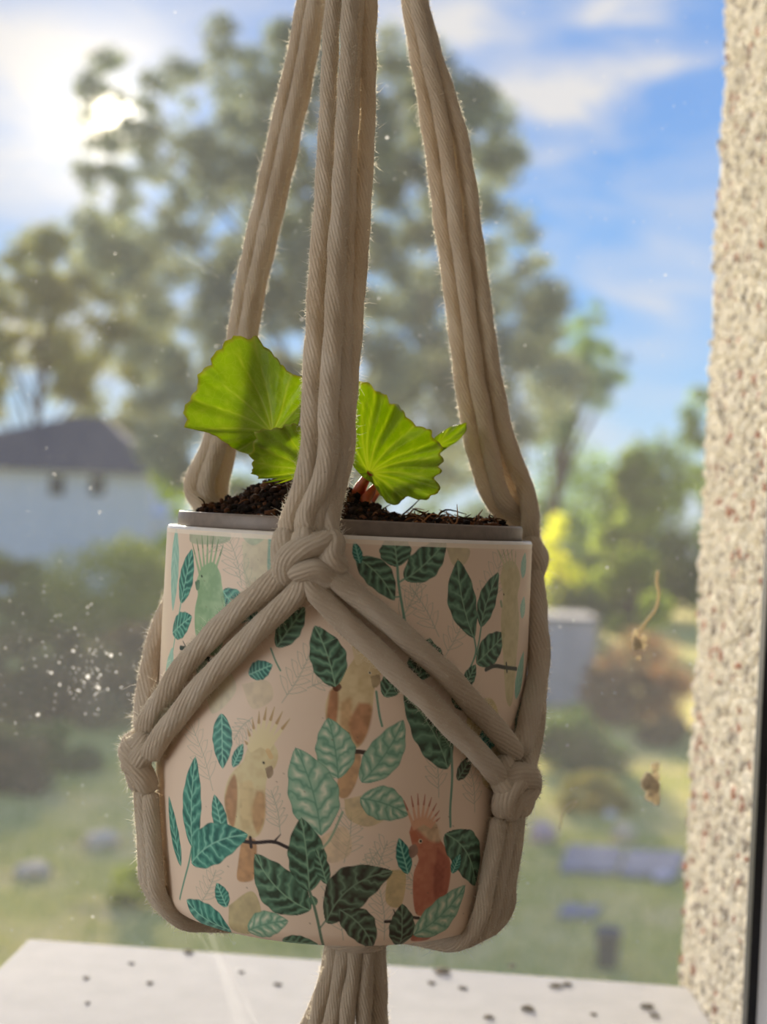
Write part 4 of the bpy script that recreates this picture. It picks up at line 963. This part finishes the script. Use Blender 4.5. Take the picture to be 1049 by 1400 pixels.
# ------------------------------------------------------------------ macrame hanger
m, t, out = mat('cotton_cord')
uv = t.new('ShaderNodeUVMap').outputs[0]; sp = t.new('ShaderNodeSeparateXYZ', None, i0=uv)
tco = t.new('ShaderNodeTexCoord').outputs['Object']
wob = t.m('MULTIPLY', t.noise(140, 2, tco), .5)
ph = t.m('ADD', t.m('ADD', t.m('MULTIPLY', sp.outputs[0], 17.0), t.m('MULTIPLY', sp.outputs[1], 5.2)), wob)
yarn = t.m('SINE', t.m('MULTIPLY', ph, 2 * pi))
fib = t.noise(8, 4, t.new('ShaderNodeCombineXYZ', None, X=t.m('MULTIPLY', ph, 3.0), Y=t.m('MULTIPLY', sp.outputs[1], .5), Z=0.0), .7)
hgt = t.m('ADD', t.m('MULTIPLY', yarn, .5), t.m('MULTIPLY', fib, 1.0))
c = t.ramp(t.noise(45, 4, tco), [(.25, lin4((214, 195, 170))), (.5, lin4((228, 211, 188))), (.75, lin4((240, 227, 208)))])
fl = t.m('GREATER_THAN', t.noise(700, 1, tco), .80)
c = t.mix(t.m('MULTIPLY', fl, .5), c, lin4((110, 84, 62)))
b = t.new('ShaderNodeBsdfPrincipled', None, Base_Color=c, Roughness=.95); b.inputs['Specular IOR Level'].default_value = .1
b.inputs['Sheen Weight'].default_value = .25; b.inputs['Sheen Roughness'].default_value = .5
t.put(b.inputs['Normal'], t.new('ShaderNodeBump', None, Strength=.8, Distance=.0005, Height=hgt).outputs[0])
tr = t.new('ShaderNodeBsdfTranslucent', None, Color=(.84, .70, .50, 1))
mx = t.new('ShaderNodeMixShader', None, i0=.2, i1=b.outputs[0], i2=tr.outputs[0]); t.put(out.inputs[0], mx.outputs[0]); M_cord = m
m, t, out = mat('cotton_fuzz'); b = t.new('ShaderNodeBsdfDiffuse', None, Color=lin4((236, 224, 202))); tr = t.new('ShaderNodeBsdfTranslucent', None, Color=(.9, .84, .72, 1))
mx = t.new('ShaderNodeMixShader', None, i0=.6, i1=b.outputs[0], i2=tr.outputs[0]); t.put(out.inputs[0], mx.outputs[0]); M_fuzz = m

RC = .0029
TOP = P(505, -385, PD)
hang = tag(empty('plant_hanger', (X0, Y0p, ZB - .12)), 'knotted natural cotton macrame hanger cradling the printed pot', 'plant hanger')
fz_v = []; fz_f = []; fz_n = 0
def cord(pts, r=RC, name='cord', parent=None, fuzz=40, ply=3, tw=1.0, step=.0013, n=22, r_end=None, flat=None):
    global fz_n
    c = catmull([tuple(p) for p in pts], step)
    sl_ = np.concatenate([[0], np.cumsum(np.linalg.norm(np.diff(c, axis=0), axis=1))]); T, N, B = frames(c)
    c = c + np.array([[mnoise.noise(Vector((s * 60, 7.3 * len(fz_v) % 97, j * 9))) * .0004 for j in range(3)] for s in sl_])
    phi = np.arange(n) / n * 2 * pi
    R_ = r * (1 + .05 * np.array([mnoise.noise(Vector((s * 90, 3, len(c)))) for s in sl_]))
    ed_ = np.minimum(sl_, sl_[-1] - sl_); R_ = R_ * np.sqrt(np.clip(1 - np.clip(1 - ed_ / (r * .9), 0, 1) ** 2, .0004, 1))
    if r_end: R_ = R_ * np.interp(sl_ / sl_[-1], [0, .5, 1], [1, 1, r_end / r])
    lob = 1 + .055 * np.cos(ply * (phi[None] + tw * sl_[:, None] / r * .30)) + .02 * np.cos(7 * (phi[None] + tw * sl_[:, None] / r * .30))
    v = c[:, None] + (R_[:, None] * lob)[..., None] * (np.cos(phi)[None, :, None] * N[:, None] + np.sin(phi)[None, :, None] * B[:, None])
    m_ = len(c); u = np.arange(n + 1) / n
    v = np.concatenate([v, v[:, :1]], 1); n1 = n + 1
    i, k = np.meshgrid(np.arange(m_ - 1), np.arange(n), indexing='ij')
    f = np.stack([i * n1 + k, i * n1 + k + 1, (i + 1) * n1 + k + 1, (i + 1) * n1 + k], -1).reshape(-1, 4)
    uvv = np.stack([np.repeat(u[None], m_, 0), np.repeat((sl_ / (2 * pi * r))[:, None], n1, 1)], -1).reshape(-1, 2)
    vv = v.reshape(-1, 3); e = len(vv)
    vv = np.concatenate([vv, c[[0]], c[[-1]]]); uvv = np.concatenate([uvv, [[.5, 0], [.5, 1]]])
    cap = [(e, k + 1, k, k) for k in range(0)]
    o = obj(name, npmesh(name, vv, f, None, uvv, True), M_cord, parent or hang)
    nf = int(fuzz * 7 * sl_[-1] * 100)
    if nf:
        a = rng.integers(0, m_, nf); h = rng.random(nf) * 2 * pi
        nd = np.cos(h)[:, None] * N[a] + np.sin(h)[:, None] * B[a]; Ta = T[a]
        lng = rng.random(nf) < .10
        L = np.where(lng, rng.uniform(.0016, .0042, nf), rng.uniform(.0006, .0015, nf))[:, None]
        d = nd * rng.uniform(.35, .9, (nf, 1)) + Ta * rng.uniform(-1, 1, (nf, 1)) + rng.normal(size=(nf, 3)) * .3; d /= np.linalg.norm(d, axis=1)[:, None]
        p0 = c[a] + nd * (R_[a] * .98)[:, None]; p1 = p0 + d * L * .5; p2 = p1 + (d + rng.normal(size=(nf, 3)) * .5) * L * .5
        sd = np.cross(d, rng.normal(size=(nf, 3))); sd /= np.linalg.norm(sd, axis=1)[:, None] + 1e-9; sd *= np.where(lng, .00004, .00006)[:, None]
        fz_v.append(np.stack([p0 - sd, p0 + sd, p1 + sd * .9, p1 - sd * .9, p2 + sd * .4, p2 - sd * .4], 1).reshape(-1, 3))
        k6 = fz_n + 6 * np.arange(nf)[:, None]
        fz_f.append(np.concatenate([k6 + np.array([[0, 1, 2, 3]]), k6 + np.array([[3, 2, 4, 5]])])); fz_n += 6 * nf
    return o
# three first knots on the rim and three second knots round the belly
zk1 = surf(437, 765)[1]; zk2 = surf(455, 1082)[1]
tk1 = [math.radians(-9), math.radians(-128), math.radians(112)]
tk2 = [math.radians(-72), math.radians(58), math.radians(172)]
def kp(th, z, R, a, b, c): return cyl(th + a / 1000 / R, z + b / 1000, R + c / 1000)
RK = R0 + RC + .0006
def dline(y, da, db): return da + (db - da) * ((735 - y) / 1120.0) if y < 735 else da
def hangcords(paths, d_rim, doff, end_pts):
    for k, pth in enumerate(paths):
        pts = [P(x, y, (PD + (d_rim - PD) * max(0, min(1, (y + 385) / 1100.0))) + doff[k] * min(1, max(0, (y + 385) / 300.0))) for x, y in pth]
        cord(pts + end_pts[k], r_end=.0036)
K = lambda i, a, b, c: kp(tk1[i], zk1, RK, a, b, c)
hangcords([[(490, -385), (456, 0), (446, 200), (431, 440), (426, 560), (421, 640)],
           [(500, -385), (480, 0), (469, 200), (456, 440), (449, 560), (446, 640)],
           [(512, -385), (505, 0), (500, 200), (487, 400), (477, 520), (468, 630)],
           [(506, -385), (487, 0), (478, 200), (470, 400), (467, 520), (462, 630)]],
          PD - R0 - .006, [0, -.003, .005, .0015], [[K(0, -6.5, 14, 0), K(0, -7.5, 5, 0)], [K(0, -1.0, 14, 3), K(0, -.5, 6, 2.5)], [K(0, 5.5, 14, 0), K(0, 6.5, 5, 0)], [K(0, 2.5, 14, 1), K(0, 2.0, 4, 0)]])
hangcords([[(476, -385), (416, 0), (374, 200), (331, 400), (316, 500), (290, 600), (264, 665)],
           [(482, -385), (430, 0), (389, 200), (345, 400), (330, 500), (301, 600), (281, 665)],
           [(487, -385), (437, 0), (398, 200), (352, 400), (336, 500), (312, 610), (301, 675)],
           [(480, -385), (424, 0), (382, 200), (338, 400), (322, 500), (294, 600), (270, 665)]],
          PD + .043, [0, -.002, .003, .006], [[K(1, 6.5, 14, 0), K(1, 6.5, 3, 0)], [K(1, 1.0, 14, 0), K(1, 1.5, 3, 2)], [K(1, -6, 14, 0), K(1, -6, 3, 1)], [K(1, 3.5, 14, 3), K(1, 3, 3, 3)]])
hangcords([[(500, -385), (559, 0), (590, 200), (624, 450), (646, 600), (672, 680)],
           [(506, -385), (570, 0), (609, 200), (643, 450), (666, 600), (686, 680)],
           [(516, -385), (576, 0), (632, 200), (665, 450), (690, 590), (718, 668)],
           [(511, -385), (573, 0), (620, 200), (654, 450), (678, 600), (704, 672)]],
          PD + .026, [0, -.002, 0, .005], [[K(2, 7.5, 14, 0), K(2, 7.0, 3, 0)], [K(2, 3, 14, 1), K(2, 2.5, 3, 1)], [K(2, -6, 14, 1), K(2, -5, 3, 1)], [K(2, -1.5, 14, 3), K(2, -1.5, 3, 3)]])
def knot1(i):
    kr = empty('knot', K(i, 0, 0, 0)); kr.parent = hang; kr.matrix_parent_inverse = Matrix.Translation(-Vector(hang.location))
    kk = lambda a, b, c: kp(tk1[i], zk1, RK, a, b, c)
    S_ = [[kk(-7.6, 10, 0), kk(-8.2, 4, 1.5), kk(-7.6, -2, 3.0), kk(-6.6, -8, 1.2)],
          [kk(6.5, 8, 1.0), kk(4.5, 5.5, 4.6), kk(-.5, 3.8, 6.4), kk(-5.2, 0.5, 5.6), kk(-7.2, -4.5, 2.6), kk(-7.0, -8.5, .8)],
          [kk(-4.2, -4.5, 2.0), kk(-1.5, -3.2, 5.2), kk(3.0, -2.8, 5.2), kk(6.6, -5.0, 2.8), kk(8.5, -8.0, .6)],
          [kk(6.6, 9, 0.5), kk(7.4, 5, 3.4), kk(6.9, 2.0, 4.6), kk(8.4, -1, 3.4), kk(11, -4, .8)],
          [kk(-1, 10, 2.5), kk(-1.2, 6, 4.6), kk(-2.0, 2, 3.0), kk(-2, -4, 1)]]
    for k, s_ in enumerate(S_): cord(s_, .0041, 'strand', hang, fuzz=40, step=.0008)
    bpy.data.objects.remove(kr)
for i in range(3): knot1(i)
# diagonals from first knots down to second knots
def diag(th0, b0, th1, b1, off0, off1, c0=.8, bow=0.0, z0=None):
    """cord lying on the pot between knot points given by angle and height"""
    A = (th0 + off0[0] / 1000 / RK, zk1 + b0 / 1000); B_ = (th1 + off1[0] / 1000 / RK, zk2 + b1 / 1000)
    pts = []
    for k in range(9):
        s = k / 8; th = A[0] + (B_[0] - A[0]) * s; z = A[1] + (B_[1] - A[1]) * s - bow * math.sin(pi * s)
        t_ = max(0, min(1, (ZR - z) / PH)); pts.append(cyl(th, z, prof(t_) + RC + .0004 + c0 / 1000 + (off0[1] * max(0, 1 - s * 5) + off1[1] * max(0, s * 5 - 4)) / 1000))
    return pts
T2 = {(0, -1): tk2[0], (0, 1): tk2[1], (1, 1): tk2[0], (1, -1): tk2[2] - 2 * pi, (2, -1): tk2[1], (2, 1): tk2[2]}
for i in range(3):
    for sg in (-1, 1):
        te = T2[(i, sg)]
        cord([kp(tk1[i], zk1, RK, sg * 3, 0, 2.5)] + diag(tk1[i], -5, te, 9.5, (sg * 8, 2), (-sg * 1, 2), bow=-.0012 if i == 0 else 0), .0038, fuzz=36, tw=-sg)
        cord([kp(tk1[i], zk1, RK, sg * .5, -3, 2.0)] + diag(tk1[i], -10, te, 2, (sg * 2.4, 2), (-sg * 8, 1), bow=.0012 if i == 0 else 0), .0038, fuzz=36, tw=-sg)
def knot2(i):
    kk = lambda a, b, c: kp(tk2[i], zk2, RK, a, b, c)
    S_ = [[kk(6.5, 10, .5), kk(3.5, 6, 3.6), kk(-1.5, 3.5, 5.4), kk(-6, .5, 4.2), kk(-7.4, -5, 2.0), kk(-5.5, -11, .8)],
          [kk(-7, 11, .3), kk(-7.6, 5, 2.4), kk(-4.6, 4.6, 5.6), kk(.8, 2.4, 6.6), kk(4.8, -1.4, 4.8), kk(6.4, -6, 2.2), kk(5.2, -11.5, .6)],
          [kk(9, 6.5, .4), kk(6.8, 2, 3.4), kk(2.0, -2.0, 5.6), kk(-2.8, -3.6, 4.2), kk(-3.4, -8, 2.0), kk(-2.0, -12, 1.2)],
          [kk(-9, 6.5, .3), kk(-8.0, 1.0, 2.2), kk(-4.0, -1.5, 3.0), kk(1, -5.5, 4.2), kk(2.2, -11, 1.6)]]
    for s_ in S_: cord(s_, .0041, 'strand', hang, fuzz=40, step=.0008)
for i in range(3): knot2(i)
# cords from the second knots under the pot to the gathering knot
GX = P(486, 1285, PD); GC = Vector((GX.x, Y0p - .002, ZB - .0095))
for i in range(3):
    for j, a in enumerate((-7.5, -2.6, 2.6, 7.5)):
        pts = []
        for s in (0, .35, .7, .93):
            z = zk2 - .010 + (ZB + .004 - zk2 + .010) * s; t_ = (ZR - z) / PH
            th = tk2[i] + (a + (a * .25 + (3.0 if i == 0 else -3.0 if i == 1 else 0)) * s) / 1000 / RK
            pts.append(cyl(th, z, prof(t_) + RC + .0012 + (.0016 if j in (1, 2) else 0) * (1 - s)))
        th += .02
        pts += [cyl(th, ZB - RC * .55, prof(1) + .0010), cyl(th, ZB - RC - .0026, prof(1) - .012)]
        e_ = cyl(th, ZB - RC - .004, .012); pts += [Vector((GC.x * .4 + e_.x * .6, GC.y * .4 + e_.y * .6, ZB - RC - .0045)), Vector((GC.x + .004 * math.sin(th), GC.y - .004 * math.cos(th), GC.z + .002))]
        cord(pts, RC, fuzz=36, tw=1 if j % 2 else -1)
# gathering wrap and tassel
for k in range(2):
    pts = [Vector((GC.x + (.0105 + .0003 * math.sin(a * 2)) * math.cos(a), GC.y + .0105 * math.sin(a), GC.z - .004 * k + .001 + .001 * math.sin(a))) for a in np.linspace(0, 2 * pi + .2, 18)]
    cord(pts, .0032, 'wrap', fuzz=10, step=.001)
for k in range(13):
    a = 2 * pi * k / 12 if k < 12 else 0; rr_ = .0088 if k < 12 else .0
    sp_ = 1 + .55 * rnd.random(); x, y = rr_ * math.cos(a), rr_ * math.sin(a)
    pts = [GC + Vector((x * .8, y * .8, .004)), GC + Vector((x * 1.0, y * 1.0, -.012)), GC + Vector((x * 1.35 + rnd.uniform(-.001, .001) - .001, y * 1.2, -.030)), GC + Vector((x * 1.5 * sp_ + rnd.uniform(-.002, .002) - .002, y * 1.4, -.06)), GC + Vector((x * 1.5 * sp_ - .003, y * 1.4, -.105 - rnd.random() * .012))]
    cord(pts, RC, 'tassel_cord', fuzz=30, tw=1 if k % 2 else -1)
# top: gathering wrap, loop, ring
for k in range(4):
    pts = [Vector((TOP.x + .0100 * math.cos(a), TOP.y + .0100 * math.sin(a), TOP.z - .004 + .0055 * k)) for a in np.linspace(0, 2 * pi + .2, 16)]
    cord(pts, .003, 'wrap', fuzz=6, step=.0015)
ringc = TOP + Vector((0, 0, .052)); 
pts = [ringc + Vector((0, .022 * math.cos(a), .022 * math.sin(a))) for a in np.linspace(0, 2 * pi, 33)]
v, f = tube_simple(pts, [.0045] * 33, 12, .003); obj('ring', npmesh('ring', v, f, None, None, True), M_wood, hang)
for k in range(4):
    sx = -.006 + .004 * k
    cord([TOP + Vector((sx, -.003, -.006)), TOP + Vector((sx * .9, -.006, .014)), ringc + Vector((sx, -.008, -.022)), ringc + Vector((sx, 0, -.014)), ringc + Vector((sx, .008, -.022)), TOP + Vector((sx * .9, .006, .014)), TOP + Vector((sx, .003, -.006))], .0028, fuzz=6)
tag(obj('fuzz', npmesh('fuzz', np.concatenate(fz_v), np.concatenate(fz_f)), M_fuzz, hang), 'fine stray cotton fibres standing off the cords', kind='stuff')
# bracket and hook that carry the hanger
br = tag(empty('wall_bracket', (ringc.x, .63, ringc.z + .2)), 'black iron plant bracket with hook above the window', 'bracket')
zt_ = max(ringc.z + .09, wz1 + .09)
build('arm', MB().box(ringc.x - .006, ringc.x + .006, ringc.y - .03, .622, zt_, zt_ + .012), M_iron, br, bev=.001)
build('plate', MB().box(ringc.x - .02, ringc.x + .02, .622, .63, zt_ - .03, zt_ + .05), M_iron, br, bev=.001)
hx = [ringc + Vector((0, 0, 0))]
zb_ = ringc.z + .022
pts = [Vector((ringc.x, ringc.y, zt_)), Vector((ringc.x, ringc.y, zb_ + .03)), Vector((ringc.x + .010, ringc.y, zb_ + .012)), Vector((ringc.x + .008, ringc.y, zb_ - .006)), Vector((ringc.x, ringc.y, zb_ - .0072)), Vector((ringc.x - .009, ringc.y, zb_ - .002)), Vector((ringc.x - .011, ringc.y, zb_ + .008))]
v, f = tube_simple(pts, [.0026] * 7, 10); obj('hook', npmesh('hook', v, f, None, None, True), M_iron, br)
